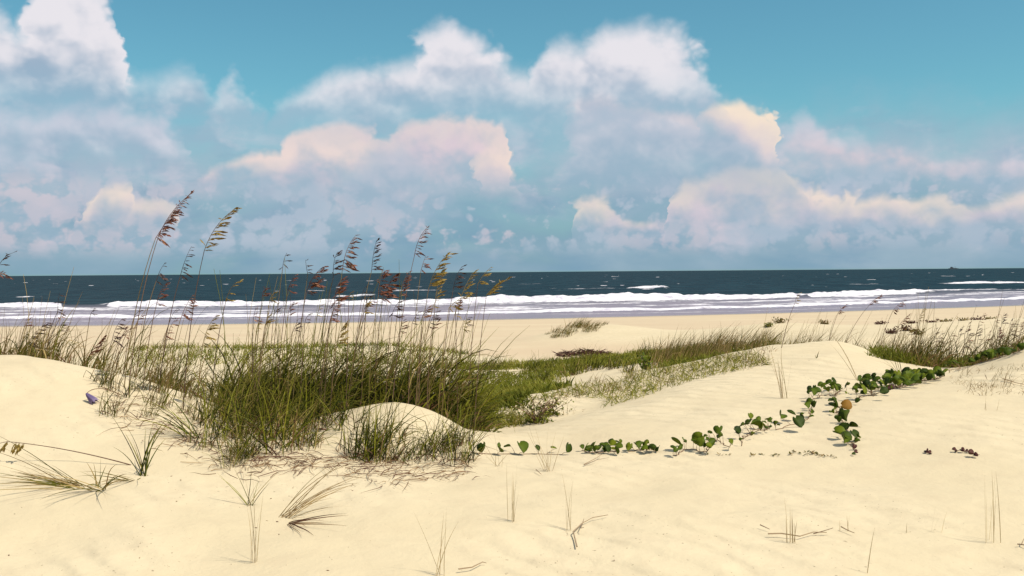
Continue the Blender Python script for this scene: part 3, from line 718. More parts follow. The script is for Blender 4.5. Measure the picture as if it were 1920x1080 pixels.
CL = 'sea oat stalks in the central clump'
sea_oat((360, 362), (297, 443), 7.6, 'tallest sea oat, dense red-brown plume bending to the right against the sky', base_px=237, full=1.5)
sea_oat((349, 372), (292, 446), 7.75, 'slim sea oat stem close behind the tallest plume', base_px=230, full=0.9)
sea_oat((440, 392), (383, 470), 7.5, 'second tallest sea oat with golden-brown drooping lower spikelets', kind='oat_gold', base_px=340, full=1.1, droop=0.1)
NAMED = [
 ((359, 462), (338, 518), 7.9, 'oat_dark', 'thin dark sea oat spike standing between the two tallest plumes', 0.7),
 ((310, 492), (293, 527), 8.1, 'oat_dark', 'faint short spike just right of the tallest stem at the horizon', 0.5),
 ((312, 532), (293, 573), 7.9, 'oat_red', 'small red-brown sea oat against the sea, right of the tallest stem', 1.0),
 ((365, 551), (338, 600), 7.8, 'oat_red', 'brown sea oat head crossing the second tallest stem over the surf', 1.0),
 ((442, 530), (423, 567), 8.2, 'oat_gold', 'pale thin sea oat tip right of the second tallest stem', 0.5),
 ((407, 590), (380, 647), 7.6, 'oat_gold', 'yellowish drooping sea oat head in front of wet sand', 0.9),
 ((230, 597), (210, 640), 8.6, 'oat_dark', 'dark sea oat left of the tallest stem with drooping lower spikelets', 0.9),
 ((192, 636), (166, 668), 8.8, 'oat_red', 'short reddish sea oat buried in the ridge grass of the left dune', 1.1),
 ((88, 604), (47, 648), 9.0, 'oat_dark', 'dark arching sea oat head low among the grass at far left', 1.0),
 ((27, 473), (-2, 498), 7.8, 'oat_dark', 'dark sea oat tip at the left picture edge above the horizon', 0.8),
 ((14, 522), (-10, 508), 7.7, 'oat_red', 'pinkish drooping sea oat cut by the left picture edge', 1.0),
 ((112, 548), (108, 585), 9.0, 'oat_dark', 'thin upright sea oat before the curling wave at far left', 0.6),
 ((538, 474), (530, 503), 8.4, 'oat_dark', 'sparse forked sea oat tip, first above the horizon in the central clump', 0.5),
 ((552, 517), (540, 545), 8.2, 'oat_red', 'small pinkish sea oat head just below the sparse forked tip', 1.0),
 ((573, 487), (577, 514), 8.5, 'oat_dark', 'dark narrow sea oat spike beside a leaning red head at the horizon', 0.7),
 ((606, 500), (575, 548), 8.2, 'oat_red', 'thick red sea oat head leaning right across the horizon', 1.3),
 ((633, 472), (625, 520), 8.3, 'oat_dark', 'dark upright sea oat spike left of a tall pink-brown plume', 0.9),
 ((668, 440), (642, 505), 8.0, 'oat_red', 'tall sea oat with layered pink-brown spikelets in the clump middle', 1.0),
 ((641, 524), (627, 572), 7.9, 'oat_red', 'red-brown sea oat against dark sea under the layered plume', 1.2),
 ((706, 451), (697, 507), 8.2, 'oat_dark', 'slender dark sea oat right of the layered pink-brown plume', 0.9),
 ((718, 508), (709, 557), 8.0, 'oat_red', 'dense dark red sea oat head, left one of a crowded pair', 1.6),
 ((738, 518), (718, 559), 8.1, 'oat_red', 'dense dark red sea oat head, right one of a crowded pair', 1.6),
 ((804, 424), (777, 480), 7.9, 'oat_red', 'tallest sea oat of the central clump with pink layered head', 1.0),
 ((798, 481), (789, 510), 8.1, 'oat_red', 'small forked reddish sea oat under the tallest central plume', 0.9),
 ((766, 510), (750, 555), 8.2, 'oat_red', 'red-brown sea oat rising left of the tallest central stem', 1.2),
 ((839, 476), (804, 540), 7.8, 'oat_gold', 'yellow-green sea oat plume right of the tallest central stem', 1.0),
 ((828, 516), (817, 558), 7.9, 'oat_gold', 'green-gold sea oat head below the yellow-green plume', 1.1),
 ((866, 500), (850, 542), 8.1, 'oat_dark', 'dark brown sea oat leaning right across the sea, next right of the yellow plume', 1.0),
 ((888, 510), (865, 556), 8.0, 'oat_gold', 'pale golden sea oat with ragged head before the breakers', 0.8),
 ((922, 500), (896, 533), 8.3, 'oat_gold', 'thin golden sea oat tip touching the horizon at the clump right side', 0.6),
 ((953, 525), (912, 554), 7.9, 'oat_gold', 'rightmost sea oat of the central clump, thick brown head lying nearly flat', 1.5),
 ((884, 552), (842, 577), 7.8, 'oat_gold', 'reddish-gold drooping head over the white surf at the clump right side', 1.2),
 ((548, 568), (540, 596), 8.0, 'oat_red', 'small red-brown head over the surf at the clump left part', 1.1),
 ((560, 597), (548, 625), 7.8, 'oat_dark', 'drooping dark head in front of wet sand at the clump left part', 1.0),
 ((632, 572), (618, 604), 7.8, 'oat_red', 'reddish head hanging over the surf under the clump middle', 1.1),
 ((703, 560), (682, 588), 8.2, 'oat_red', 'faint purple-brown head over the surf left of the clump centre line', 0.7),
 ((752, 562), (735, 592), 8.0, 'oat_dark', 'dark brown hooked head over the wet strip near the tallest central stem', 0.9),
 ((648, 607), (632, 645), 7.7, 'oat_gold', 'greenish hooked sea oat head in front of the dry beach', 0.9),
 ((504, 588), (496, 614), 8.0, 'oat_gold', 'pale green sea oat head at the clump left side over wet sand', 0.9),
 ((818, 583), (804, 613), 7.9, 'oat_dark', 'brown sea oat head leaning over the waterline at the clump right part', 0.9),
 ((497, 540), (492, 556), 8.4, 'oat_red', 'tiny red sea oat head before the breakers at the clump left side', 1.2),
]
for tip, neck, d, kind, label, full in NAMED:
    sea_oat(tip, neck, d, label, kind=kind, full=full, lean=U(0.08, 0.2) if tip[0] > 450 else U(0.16, 0.24))
# crowded plain stalks of the clump
for i in range(22):
    px = U(470, 880); py = U(560, 625)
    sea_oat((px + U(4, 14), py - U(14, 26)), (px, py), U(7.7, 9.2), 'thin sea oat stalk among the crowded stalks of the central clump', CL,
            kind=random.choice(('oat_red', 'oat_dark', 'oat_gold')), full=0.7, lean=U(-0.02, 0.22), sub=False)
for i in range(13):
    px = U(0, 330); py = U(585, 640)
    sea_oat((px + U(6, 16), py - U(12, 22)), (px, py), U(8.8, 9.8), 'thin low sea oat stalk in the left dune crest grass', 'sea oat stalks on the left crest',
            kind=random.choice(('oat_red', 'oat_dark')), full=0.7, lean=U(0.1, 0.3), sub=False)
RIGHT = [
 ((1500, 549), (1491, 567), 12.0, 1465, 'oat_gold', 'lone golden sea oat head over the surf above the bare dune'),
 ((1586, 572), (1570, 590), 14.0, 1548, 'oat_red', 'small reddish sea oat before the waterline over the dune peak'),
 ((1651, 556), (1630, 572), 14.0, 1575, 'oat_red', 'faint sea oat with three flags over the surf right of the peak'),
 ((1698, 561), (1674, 583), 13.5, 1640, 'oat_red', 'largest purple-brown sea oat right of the dune peak'),
 ((1704, 590), (1687, 608), 14.0, 1665, 'oat_red', 'low sea oat under the largest one right of the dune peak'),
 ((1732, 579), (1722, 602), 14.0, 1712, 'oat_gold', 'pale forked sea oat, next right of the largest one'),
]
for tip, neck, d, bx, kind, label in RIGHT:
    sea_oat(tip, neck, d, label, kind=kind, base_px=bx, full=1.1)
for i in range(30):
    px = 1690 + 235 * math.sqrt(random.random()); top = U(588, 640) - (px - 1700) * 0.03
    sea_oat((px + U(3, 10), top), (px, top + U(16, 28)), U(11.6, 13.2), 'thin purple-brown sea oat stalk in the stand at the right picture edge', 'sea oat stalks at the right edge',
            kind=random.choice(('oat_red', 'oat_red', 'oat_dark')), full=0.5, base_px=px - U(2, 22), sub=False, leaves=2)

# ------------------------------------------------------------------ grass tufts
def tuft_proto(mat, n, length, spread, lean, bend, width, radius, culms=0, dead=0):
    parts = []
    mb = MB()
    for _ in range(n):
        a = U(0, 6.28); rad = radius * math.sqrt(random.random())
        root = Vector((math.cos(a) * rad, math.sin(a) * rad, -0.02))
        phi = U(0, 6.28) if random.random() < 0.65 else U(-0.8, 0.8)
        b = U(*bend) * (1.5 if random.random() < 0.18 else 0.8)
        pts = blade_pts(root, phi, U(*length) * U(0.6, 1.15), spread * random.random() ** 1.3, b, 7, U(-0.45, 0.45), U(0.7, 1.7) if random.random() < 0.12 else 0.0)
        sh = [p + Vector((lean * max(0, p.z) ** 1.3, 0, 0)) for p in pts]
        mb.ribbon(sh, U(*width), random.random() ** 1.2, U(0, 3.14))
    for _ in range(culms):
        a = U(0, 6.28); L = U(*length) * 1.45
        pts = blade_pts(Vector((math.cos(a) * radius * .5, math.sin(a) * radius * .5, -0.02)), a, L, U(0, 0.14), U(0.05, 0.35), 6)
        mb.tube([p + Vector((lean * max(0, p.z) * 0.8, 0, 0)) for p in pts], 0.003, 0.0012, U(0.6, 1.0), 3)
    parts.append(('blades', mb, mat))
    if dead:
        db = MB()
        for _ in range(dead):
            a = U(0, 6.28)
            db.ribbon(blade_pts(Vector((U(-1, 1) * radius, U(-1, 1) * radius, 0)), a, U(*length) * U(0.3, 0.6), U(0.5, 1.2), U(0.3, 0.9), 5, U(-.6, .6)), U(*width), random.random(), U(0, 3))
        parts.append(('dead_blades', db, 'litter'))
    return parts

def make_set(name, count, *a, **k):
    out = []
    for _ in range(count):
        ms = []
        for nm, mb, mat in tuft_proto(*a, **k):
            o = mb.build(nm, mat); ms.append((nm, o.data)); bpy.data.objects.remove(o)
        out.append(ms)
    return out

SETS = {
    'lush': make_set('lush', 8, 'lush', 78, (0.22, 0.80), 0.8, 0.10, (0.2, 1.9), (0.006, 0.016), 0.22, culms=3, dead=26),
    'ridge': make_set('ridge', 7, 'ridge', 34, (0.20, 0.54), 0.5, 0.22, (0.2, 1.4), (0.006, 0.011), 0.16, culms=3, dead=8),
    'row': make_set('row', 7, 'ridge', 55, (0.22, 0.50), 0.32, 0.50, (0.1, 0.8), (0.006, 0.011), 0.22, dead=6),
    'rowgreen': make_set('rowgreen', 6, 'ridge', 55, (0.30, 0.55), 0.32, 0.35, (0.2, 0.9), (0.006, 0.010), 0.2, culms=2, dead=6),
    'wisp': make_set('wisp', 8, 'lush', 34, (0.22, 0.66), 0.85, 0.08, (0.1, 1.7), (0.005, 0.010), 0.16, culms=1, dead=12),
    'straw': make_set('straw', 7, 'dry', 16, (0.06, 0.17), 0.8, 0.1, (0.1, 1.2), (0.003, 0.005), 0.14, dead=8),
    'beach': make_set('beach', 5, 'rowgreen' if False else 'ridge', 55, (0.3, 0.6), 0.5, 0.5, (0.2, 0.9), (0.010, 0.018), 0.35, dead=10),
    'hollow': make_set('hollow', 6, 'lush', 60, (0.22, 0.48), 0.45, 0.15, (0.2, 1.1), (0.006, 0.010), 0.18, dead=10),
}
def tuft(kind, loc, scale, label, group=None, name='grass_tuft', zs=1.0):
    e = empty(name, loc, label, 'grass tuft', group)
    e.rotation_euler = (0, 0, U(-0.6, 0.6)); e.scale = (scale, scale, scale * zs)
    for nm, me in random.choice(SETS[kind]):
        o = bpy.data.objects.new(nm, me); COL.objects.link(o); o.parent = e; o['kind'] = 'stuff'
    return e

def scatter(kind, n, pick, smin, smax, label, group, mind=0.0):
    pts = []
    tries = 0
    while len(pts) < n and tries < n * 40:
        tries += 1
        p = pick()
        if p is None or any((p - q).length < mind for q in pts): continue
        pts.append(p)
        tuft(kind, p, U(smin, smax), label, group)

# dense central clump: stands behind and around the little bare mound
def clump_back():
    px = U(425, 845); d = U(8.1, 9.5)
    return stand(px, d)
scatter('lush', 58, clump_back, 0.85, 1.25, 'long green grass tuft in the dense mass behind the bare sand mound', 'tufts of the dense central clump', 0.13)
scatter('lush', 24, lambda: stand(U(430, 850), U(8.0, 9.0)), 0.55, 0.85, 'shorter dark grass tuft deep in the core of the central clump', 'tufts in the core of the clump', 0.1)
def clump_front():
    px = random.choice((U(385, 520), U(480, 640)))
    py = U(770, 850) if px < 520 else U(785, 845)
    return hit(px, py)
scatter('wisp', 34, clump_front, 0.6, 1.0, 'green grass tuft on the slope at the front left of the central clump', 'tufts at the front of the central clump', 0.12)
scatter('wisp', 5, lambda: hit(U(428, 465), U(850, 885)), 0.35, 0.6, 'grass tuft at the lowest front point of the central clump', 'tufts at the low front point', 0.05)
scatter('wisp', 7, lambda: hit(U(660, 740), U(830, 868)), 0.6, 1.0, 'grass tuft with dark red base before the bare sand mound', 'tufts before the bare mound', 0.08)
scatter('wisp', 9, lambda: hit(U(740, 880), U(830, 870)), 0.5, 0.8, 'thin arching grass tuft at the right foot of the bare sand mound', 'tufts right of the bare mound', 0.08)
scatter('lush', 9, lambda: stand(U(825, 872), U(8.1, 9.2)), 0.6, 0.9, 'green grass tuft at the right end of the central clump', 'tufts at the right end of the clump', 0.1)
# along the left dune crest
scatter('ridge', 40, lambda: stand(U(-30, 430), U(8.7, 10.2)), 0.7, 1.25, 'brownish grass tuft in the row along the left dune crest', 'tufts along the left crest', 0.12)
scatter('ridge', 11, lambda: hit(U(190, 380), U(715, 790)), 0.4, 0.75, 'small grass tuft on the slope between left crest and central clump', 'tufts on the left slope', 0.15)
# the leaning row on the far side of the hollow
scatter('row', 32, lambda: stand(U(1235, 1440), U(14.8, 18.5)), 0.9, 1.3, 'tan grass tuft leaning right in the row behind the straw-covered slope', 'leaning tufts behind the slope', 0.2)
scatter('rowgreen', 16, lambda: stand(U(1400, 1640), U(14.3, 17.5)), 0.8, 1.15, 'green and tan tuft just behind the bare dune peak', 'tufts behind the dune peak', 0.25)
scatter('rowgreen', 14, lambda: stand(U(1640, 1710), U(13.0, 14.8)), 0.9, 1.3, 'dark thick grass tuft in the clump right of the bare dune peak', 'tufts right of the dune peak', 0.15)
scatter('ridge', 32, lambda: stand(1930 - 240 * random.random() ** 1.4, U(11.3, 13.4)), 0.8, 1.4, 'green grass tuft behind the vine crest at the right side', 'tufts behind the vine crest', 0.15)
# straw on the slope and the right crest
def straw_slope():
    u = random.random(); px = 950 + 480 * u
    lo = np.interp(px, [950, 1060, 1200, 1300, 1430], [800, 783, 742, 706, 690]); hi = np.interp(px, [950, 1100, 1200, 1330, 1430], [768, 720, 697, 673, 657])
    return hit(px, U(hi, lo))
scatter('straw', 48, straw_slope, 0.8, 1.4, 'sparse straw tuft on the sand slope right of the hollow', 'straw tufts on the slope', 0.12)
scatter('straw', 14, lambda: hit(U(1790, 1915), U(690, 740)), 0.6, 1.1, 'sparse reddish straw tuft on the sand at the far right crest', 'straw tufts at the right crest', 0.1)
# the small dune out on the beach
for i in range(12):
    u = i / 11; p = stand(1028 + 105 * u + U(-4, 4), 42.0 + U(-0.8, 1.2)); 
    tuft('beach', p, 0.45 + 0.75 * math.sin(math.pi * min(1, u * 1.05)) + U(-0.1, 0.1), 'windblown tuft on the small dune out on the beach', 'tufts on the beach dune', zs=0.85)
# hollow tufts
scatter('hollow', 16, lambda: stand(U(880, 1250), U(15.5, 22)), 0.8, 1.1, 'green tuft standing in the low green hollow behind the dunes', 'tufts in the green hollow', 0.3)

# ------------------------------------------------------------------ sparse tufts whose blades can be told apart
def open_tuft(px, py, n, label, mat='lush', length=(0.3, 0.5), th=(0.2, 1.2), bend=(0.2, 1.2), phi=(0, 6.28), width=0.007, name='grass_tuft', cat='grass tuft', radius=0.03, tube=False):
    p = hit(px, py)
    e = empty(name, p, label, cat)
    for i in range(n):
        a = U(*phi)
        mb = MB()
        root = Vector((U(-1, 1) * radius, U(-1, 1) * radius * 0.6, -0.012))
        pts = blade_pts(root, a, U(*length), U(*th), U(*bend), 8, U(-0.2, 0.2))
        for q in pts[1:]:
            g = gz(p.x + q.x, p.y + q.y) - p.z + 0.006
            if q.z < g: q.z = g
        if tube: mb.tube(pts, width * 0.5, width * 0.2, random.random(), 4)
        else: mb.ribbon(pts, width * U(0.8, 1.2), random.random(), U(0, 3.14), 0.6)
        mb.build('blade', mat, e)
    return e
open_tuft(145, 915, 26, 'sprawling grass tuft lying flat toward the left picture edge', 'ridge', (0.30, 0.62), (0.9, 1.4), (0.1, 0.6), (2.5, 3.9), 0.0058, radius=0.06)
open_tuft(188, 920, 14, 'star-shaped tuft with long bent blades right of the flat sprawling one', 'ridge', (0.2, 0.5), (0.6, 1.35), (0.3, 0.8), (3.6, 6.0), 0.0064)
open_tuft(180, 915, 4, 'few short upright blades beside the star-shaped tuft', 'ridge', (0.12, 0.2), (0.0, 0.3), (0.1, 0.3), (0, 6.28), 0.0058)
open_tuft(267, 893, 13, 'upright green tuft at the root of the fallen oat stalk', 'lush', (0.25, 0.48), (0.05, 0.65), (0.1, 0.7), (-0.8, 3.9), 0.007)
open_tuft(250, 902, 8, 'drooping blades spreading below the upright green tuft', 'ridge', (0.2, 0.35), (1.0, 1.4), (0.2, 0.5), (3.4, 5.4), 0.0052)
open_tuft(362, 825, 20, 'thick arching tuft leaning left from a dark stub beside the clump', 'lush', (0.30, 0.60), (0.4, 1.1), (0.3, 0.9), (2.4, 3.7), 0.007, radius=0.05)
open_tuft(235, 745, 12, 'small green tuft beside the purple flower on the left dune', 'lush', (0.15, 0.35), (0.1, 0.9), (0.2, 0.8), (0, 6.28), 0.0064)
open_tuft(462, 950, 9, 'low green sprout tuft under the front of the clump', 'lush', (0.12, 0.3), (0.3, 1.0), (0.1, 0.5), (-0.4, 3.4), 0.0052)
open_tuft(530, 970, 17, 'windswept tuft with long blades sweeping right below the clump', 'dry', (0.28, 0.65), (0.6, 1.25), (0.2, 0.7), (-0.5, 0.9), 0.0042, radius=0.04)
open_tuft(540, 980, 10, 'curled dead blades trailing from the windswept tuft', 'litter', (0.2, 0.4), (1.2, 1.5), (0.1, 0.5), (-1.3, 0.1), 0.006)
open_tuft(478, 1058, 8, 'thin upright stubble tuft near the bottom left', 'stubble', (0.28, 0.45), (0.0, 0.18), (0.05, 0.3), (0, 6.28), 0.003, radius=0.02, name='dry_stubble', cat='dry stubble')
open_tuft(957, 980, 9, 'pale upright stubble tuft alone on the middle sand', 'stubble', (0.18, 0.36), (0.0, 0.2), (0.05, 0.25), (0, 6.28), 0.0034, radius=0.025, name='dry_stubble', cat='dry stubble')
open_tuft(1062, 998, 7, 'faint stubble tuft beside the forked twig', 'stubble', (0.16, 0.38), (0.0, 0.12), (0.0, 0.2), (0, 6.28), 0.0028, radius=0.03, name='dry_stubble', cat='dry stubble')
open_tuft(1028, 885, 14, 'fan of thin stems before the row of single vine leaves', 'stubble', (0.15, 0.42), (0.05, 0.6), (0.0, 0.4), (0, 6.28), 0.003, radius=0.03, name='dry_stubble', cat='dry stubble')
open_tuft(936, 875, 8, 'small crossed stems left of the fan of thin stems', 'stubble', (0.12, 0.40), (0.05, 0.9), (0.0, 0.3), (0, 6.28), 0.003, name='dry_stubble', cat='dry stubble')
open_tuft(825, 1085, 7, 'stubble tuft cut by the bottom picture edge', 'stubble', (0.18, 0.34), (0.0, 0.35), (0.0, 0.3), (0, 6.28), 0.0034, name='dry_stubble', cat='dry stubble')
open_tuft(1483, 1020, 8, 'stubble spike crossed by a lying twig at lower right', 'stubble', (0.10, 0.26), (0.0, 0.1), (0.0, 0.15), (0, 6.28), 0.0034, radius=0.02, name='dry_stubble', cat='dry stubble')
open_tuft(1755, 998, 4, 'three faint short stems at lower right', 'stubble', (0.10, 0.16), (0.05, 0.4), (0.0, 0.2), (-0.6, 0.6), 0.003, name='dry_stubble', cat='dry stubble')
open_tuft(1858, 1018, 7, 'tall bare stems standing at the lower right corner', 'stubble', (0.18, 0.40), (0.0, 0.12), (0.0, 0.1), (0, 6.28), 0.0034, radius=0.04, name='dry_stubble', cat='dry stubble')
open_tuft(1625, 1075, 2, 'single slanting stem at the bottom right', 'stubble', (0.2, 0.25), (0.1, 0.25), (0.0, 0.1), (-0.3, 0.3), 0.0034, name='dry_stubble', cat='dry stubble')
open_tuft(1563, 998, 3, 'small sticks poking out right of the spike with the lying twig', 'stubble', (0.07, 0.13), (0.0, 0.2), (0.0, 0.1), (0, 6.28), 0.003, radius=0.08, name='dry_stubble', cat='dry stubble')
open_tuft(1696, 1004, 3, 'two tiny stems left of the three faint ones', 'stubble', (0.06, 0.1), (0.0, 0.2), (0.0, 0.1), (0, 6.28), 0.0028, name='dry_stubble', cat='dry stubble')
open_tuft(1470, 748, 11, 'dry tuft of thin curved stems on the bare dune face', 'dry', (0.2, 0.75), (0.0, 0.35), (0.0, 0.5), (0.8, 4.2), 0.0052, radius=0.04)
open_tuft(1612, 715, 3, 'two long bent stems rising left behind the vine', 'dry', (0.45, 0.65), (0.3, 0.55), (0.1, 0.4), (2.6, 3.4), 0.0052)
open_tuft(1690, 708, 9, 'arching green stems rising out of the big vine cluster', 'ridge', (0.25, 0.6), (0.1, 0.8), (0.1, 0.9), (1.8, 4.0), 0.0058)
open_tuft(1528, 672, 3, 'tiny sprout alone on the dune peak', 'ridge', (0.05, 0.12), (0.0, 0.5), (0.0, 0.4), (0, 6.28), 0.012)
open_tuft(1860, 770, 3, 'two faint short stems on the far right slope', 'stubble', (0.08, 0.14), (0.0, 0.3), (0.0, 0.2), (0, 6.28), 0.003, radius=0.06, name='dry_stubble', cat='dry stubble')

# ------------------------------------------------------------------ dead grass lying around the clump
lit = MB()
for i in range(420):
    if random.random() < 0.7: px = U(440, 890); py = np.interp(px, [440, 520, 640, 760, 890], [880, 862, 878, 888, 880]) + random.gauss(0, 13)
    else: px = U(220, 430); py = np.interp(px, [220, 430], [760, 870]) + random.gauss(0, 22)
    p = hit(px, py); a = U(0, 6.28); L = U(0.06, 0.28); c = U(-2.5, 2.5); pts = []
    q = Vector((p.x, p.y, 0))
    for k in range(5):
        pts.append(Vector((q.x, q.y, gz(q.x, q.y) + 0.006 + 0.02 * math.sin(k * 0.78) * random.random())))
        q = q + Vector((math.cos(a + c * k / 5), math.sin(a + c * k / 5), 0)) * L / 4
    lit.ribbon(pts, 0.005, random.random(), U(0, 3))
tag(lit.build('dead_grass', 'litter'), 'reddish dead grass strewn on the sand around the central clump', 'dead grass', kind='stuff')

deb = MB()
for i in range(170):
    px = U(0, 1920) if i % 3 else U(0, 700); py = U(880, 1078); p = hit(px, py)
    a = U(0, 6.28); sz = U(0.003, 0.008) if i % 9 else U(0.010, 0.02)
    deb.lozenge(p + Vector((0, 0, 0.001)), Vector((math.cos(a), math.sin(a), U(-0.1, 0.3))), sz, sz * U(0.2, 0.6), sz * 0.3, random.random())
tag(deb.build('sand_debris', 'litter'), 'tiny brown crumbs of plants and shell scattered over the near sand', 'debris', kind='stuff')

# ------------------------------------------------------------------ low green cover in the hollow
cov = MB()
def cover(n, pick, size, rr):
    for _ in range(n):
        p = pick()
        if p is None: continue
        p = p + Vector((U(-.1, .1), U(-.1, .1), 0)); r = random.random() * rr[1] * 0.6 + rr[0] + 0.9 * float(vnoise(np.array([p.x * 0.9 + 60]), np.array([p.y * 0.5 + 60]), 78)[0])
        for k in range(3):
            pts = blade_pts(p + Vector((U(-.04, .04), U(-.04, .04), -0.01)), U(0, 6.28), U(*size), U(0, 0.8), U(0.2, 1.0), 3)
            cov.ribbon(pts, U(0.012, 0.024), min(1, max(0, r + U(-.2, .2))), U(0, 3))
def cov_pick():
    px = U(862, 1420); d = U(12.5, 24.3)
    p = stand(px, d)
    v = vnoise(np.array([p.x * 0.7 + 30]), np.array([p.y * 0.45 + 30]), 77)[0]
    if d < np.interp(px, [862, 930, 990, 1100, 1200, 1330, 1420], [10.5, 10.8, 11.8, 12.8, 13.5, 13.8, 13.7]): return None
    return p if v > -0.22 + (0.12 if d < 19 and px > 930 else 0) else None
cover(7600, cov_pick, (0.07, 0.18), (0.32, 0.7))
cover(1500, lambda: stand(U(250, 880), U(21, 28.6)), (0.10, 0.25), (0.3, 0.7))
cover(900, lambda: stand(U(840, 905), U(9.0, 12.0)), (0.08, 0.2), (0.1, 0.6))
cover(900, lambda: stand(U(1640, 1930), U(11.5, 13.5)), (0.10, 0.22), (0.0, 0.7))
cover(700, lambda: stand(U(1440, 1930), U(15, 24)), (0.12, 0.3), (0.4, 0.6))
cover(1500, lambda: stand(U(872, 985), U(10.6, 15.0)), (0.06, 0.16), (0.45, 0.6))
tag(cov.build('ground_cover', 'cover'), 'low green plants covering the hollow between dunes and beach', 'ground cover', kind='stuff')

scv = MB()
for _ in range(2600):
    u = random.random() ** 1.5; px = 900 + 560 * u
    lo = np.interp(px, [900, 950, 1060, 1200, 1300, 1460], [806, 803, 786, 748, 714, 680]); hi = np.interp(px, [900, 950, 1100, 1200, 1330, 1460], [790, 765, 718, 696, 672, 652])
    p = hit(px, U(hi, lo))
    if float(vnoise(np.array([p.x * 1.6 + 20]), np.array([p.y * 1.6 + 20]), 79)[0]) < -0.16 + 0.3 * u: continue
    for k in range(2):
        scv.ribbon(blade_pts(p + Vector((U(-.05, .05), U(-.05, .05), -0.005)), U(0, 6.28), U(0.05, 0.17), U(0.1, 1.3), U(0.1, 1.0), 4), U(0.004, 0.010), min(1, 0.3 + random.random() * 0.9), U(0, 3))
tag(scv.build('straw_cover', 'cover'), 'thin olive and straw growth spread over the sand slope beside the hollow', 'dry grass', kind='stuff')

# small leafy shrubs
def shrub(p, w, h, n, label, mat='cover', group=None, leaf=0.04, name='low_shrub', cat='shrub'):
    e = empty(name, p, label, cat, group)
    st, lf = MB(), MB()
    zk = h / (0.5 * w + 1e-6)
    for _ in range(max(5, n // 12)):
        a = U(0, 6.28); tip = Vector((math.cos(a) * w * U(0.2, 0.5), math.sin(a) * w * U(0.2, 0.5), h * U(0.5, 1.0)))
        pts = bezier(Vector((0, 0, -0.02)), Vector((tip.x * 0.3, tip.y * 0.3, tip.z * 0.7)), tip, 5)
        st.tube(pts, 0.006, 0.002, random.random(), 3)
        for k in range(12):
            q = pts[random.randint(0, 4)] + Vector((U(-1, 1), U(-1, 1), U(-1, 0.4) * zk)) * 0.2 * w
            q.z = max(q.z, 0.01)
            lf.lozenge(q, Vector((U(-1, 1), U(-1, 1), U(0, 1))), leaf * U(0.7, 1.3), leaf * 0.5, leaf * 0.08, random.random(), Vector((U(-1, 1), U(-1, 1), 1)))
    st.build('stems', 'vine_stem', e); lf.build('foliage', mat, e)['kind'] = 'stuff'
    return e
shrub(hit(1005, 795), 0.55, 0.24, 300, 'low olive shrub with small leaves on the straw slope', leaf=0.04)
shrub(hit(1030, 780), 0.4, 0.2, 200, 'smaller olive shrub adjoining the larger one on the straw slope', leaf=0.04)
shrub(stand(1212, 15.5), 0.30, 0.22, 90, 'dark broad-leaved plant at the hollow edge', 'vine_leaf', leaf=0.09)
shrub(stand(1410, 15.5), 0.26, 0.30, 80, 'dark broad-leaved plant among the leaning grass row', 'vine_leaf', leaf=0.09)
for i, (px, d, w) in enumerate(((1462, 39, .9), (1547, 40, .9), (1652, 41, .7), (1708, 41, .6), (1748, 41.5, .8), (1772, 42, .9), (1805, 42, 1.0), (1832, 42, .8), (1856, 42.5, .9), (1440, 38, .7), (1700, 33, .8), (1720, 31, .7), (1671, 32, .9))):
    shrub(stand(px, d), w * 0.7, 0.16 * w + 0.03, 110, 'dark red-brown low bush in the row on the bare back-beach dune', random.choice(('red_leaf', 'cover', 'ridge')), 'bushes on the back-beach dune', leaf=0.10, name='low_bush', cat='bush')

# ------------------------------------------------------------------ beach vines
def leaf_mesh(seed, mat):
    rr = random.Random(seed); fold = rr.uniform(0.2, 0.95); cup = rr.uniform(-0.5, 0.5)
    prof = [(0.0, 0.0), (0.10, 0.26), (0.28, 0.43), (0.50, 0.50), (0.74, 0.46), (0.94, 0.34), (1.06, 0.16)]
    top = []
    for s in (-1, 1):
        for u, w in prof: top.append(Vector((u - 0.1, s * w, fold * w + cup * (u - 0.5) ** 2 + rr.uniform(-0.02, 0.02))))
    mid = [Vector((u - 0.1, 0, cup * (u - 0.5) ** 2)) for u in (0.0, 0.28, 0.6, 0.90)]
    vs = top + mid; n = len(vs)
    L = list(range(0, 7)); Rr = list(range(7, 14)); M = [14, 15, 16, 17]
    fs = []
    for side, flip in ((L, False), (Rr, True)):
        q = [(M[0], side[1], side[2], M[1]), (M[1], side[2], side[3], M[2]), (M[2], side[3], side[4], side[5]), (M[2], side[5], side[6], M[3])]
        fs += [tuple(reversed(f)) if flip else f for f in q]
    lo = [v + Vector((0, 0, -0.03)) for v in vs]
    fs2 = fs + [tuple(i + n for i in reversed(f)) for f in fs]
    for side, flip in ((L, False), (Rr, True)):
        for a, b in zip(side[1:-1], side[2:]): fs2.append((a, b, b + n, a + n) if flip else (b, a, a + n, b + n))
    me = bpy.data.meshes.new('leaf'); me.from_pydata([tuple(v) for v in vs + lo], [], fs2)
    ca = me.color_attributes.new('tint', 'FLOAT_COLOR', 'POINT'); b = rr.uniform(0.0, 1.0)
    ca.data.foreach_set('color', np.asarray([(min(1, b + (0.2 if i % n >= 14 else 0)), 0.3, 0, 1) for i in range(2 * n)], np.float32).ravel())
    me.polygons.foreach_set('use_smooth', [True] * len(me.polygons))
    me.materials.append(MAT[mat]); me.update()
    return me
LEAF = {m: [leaf_mesh(60 + i, m) for i in range(12)] for m in ('vine_leaf', 'orange_leaf', 'red_leaf')}

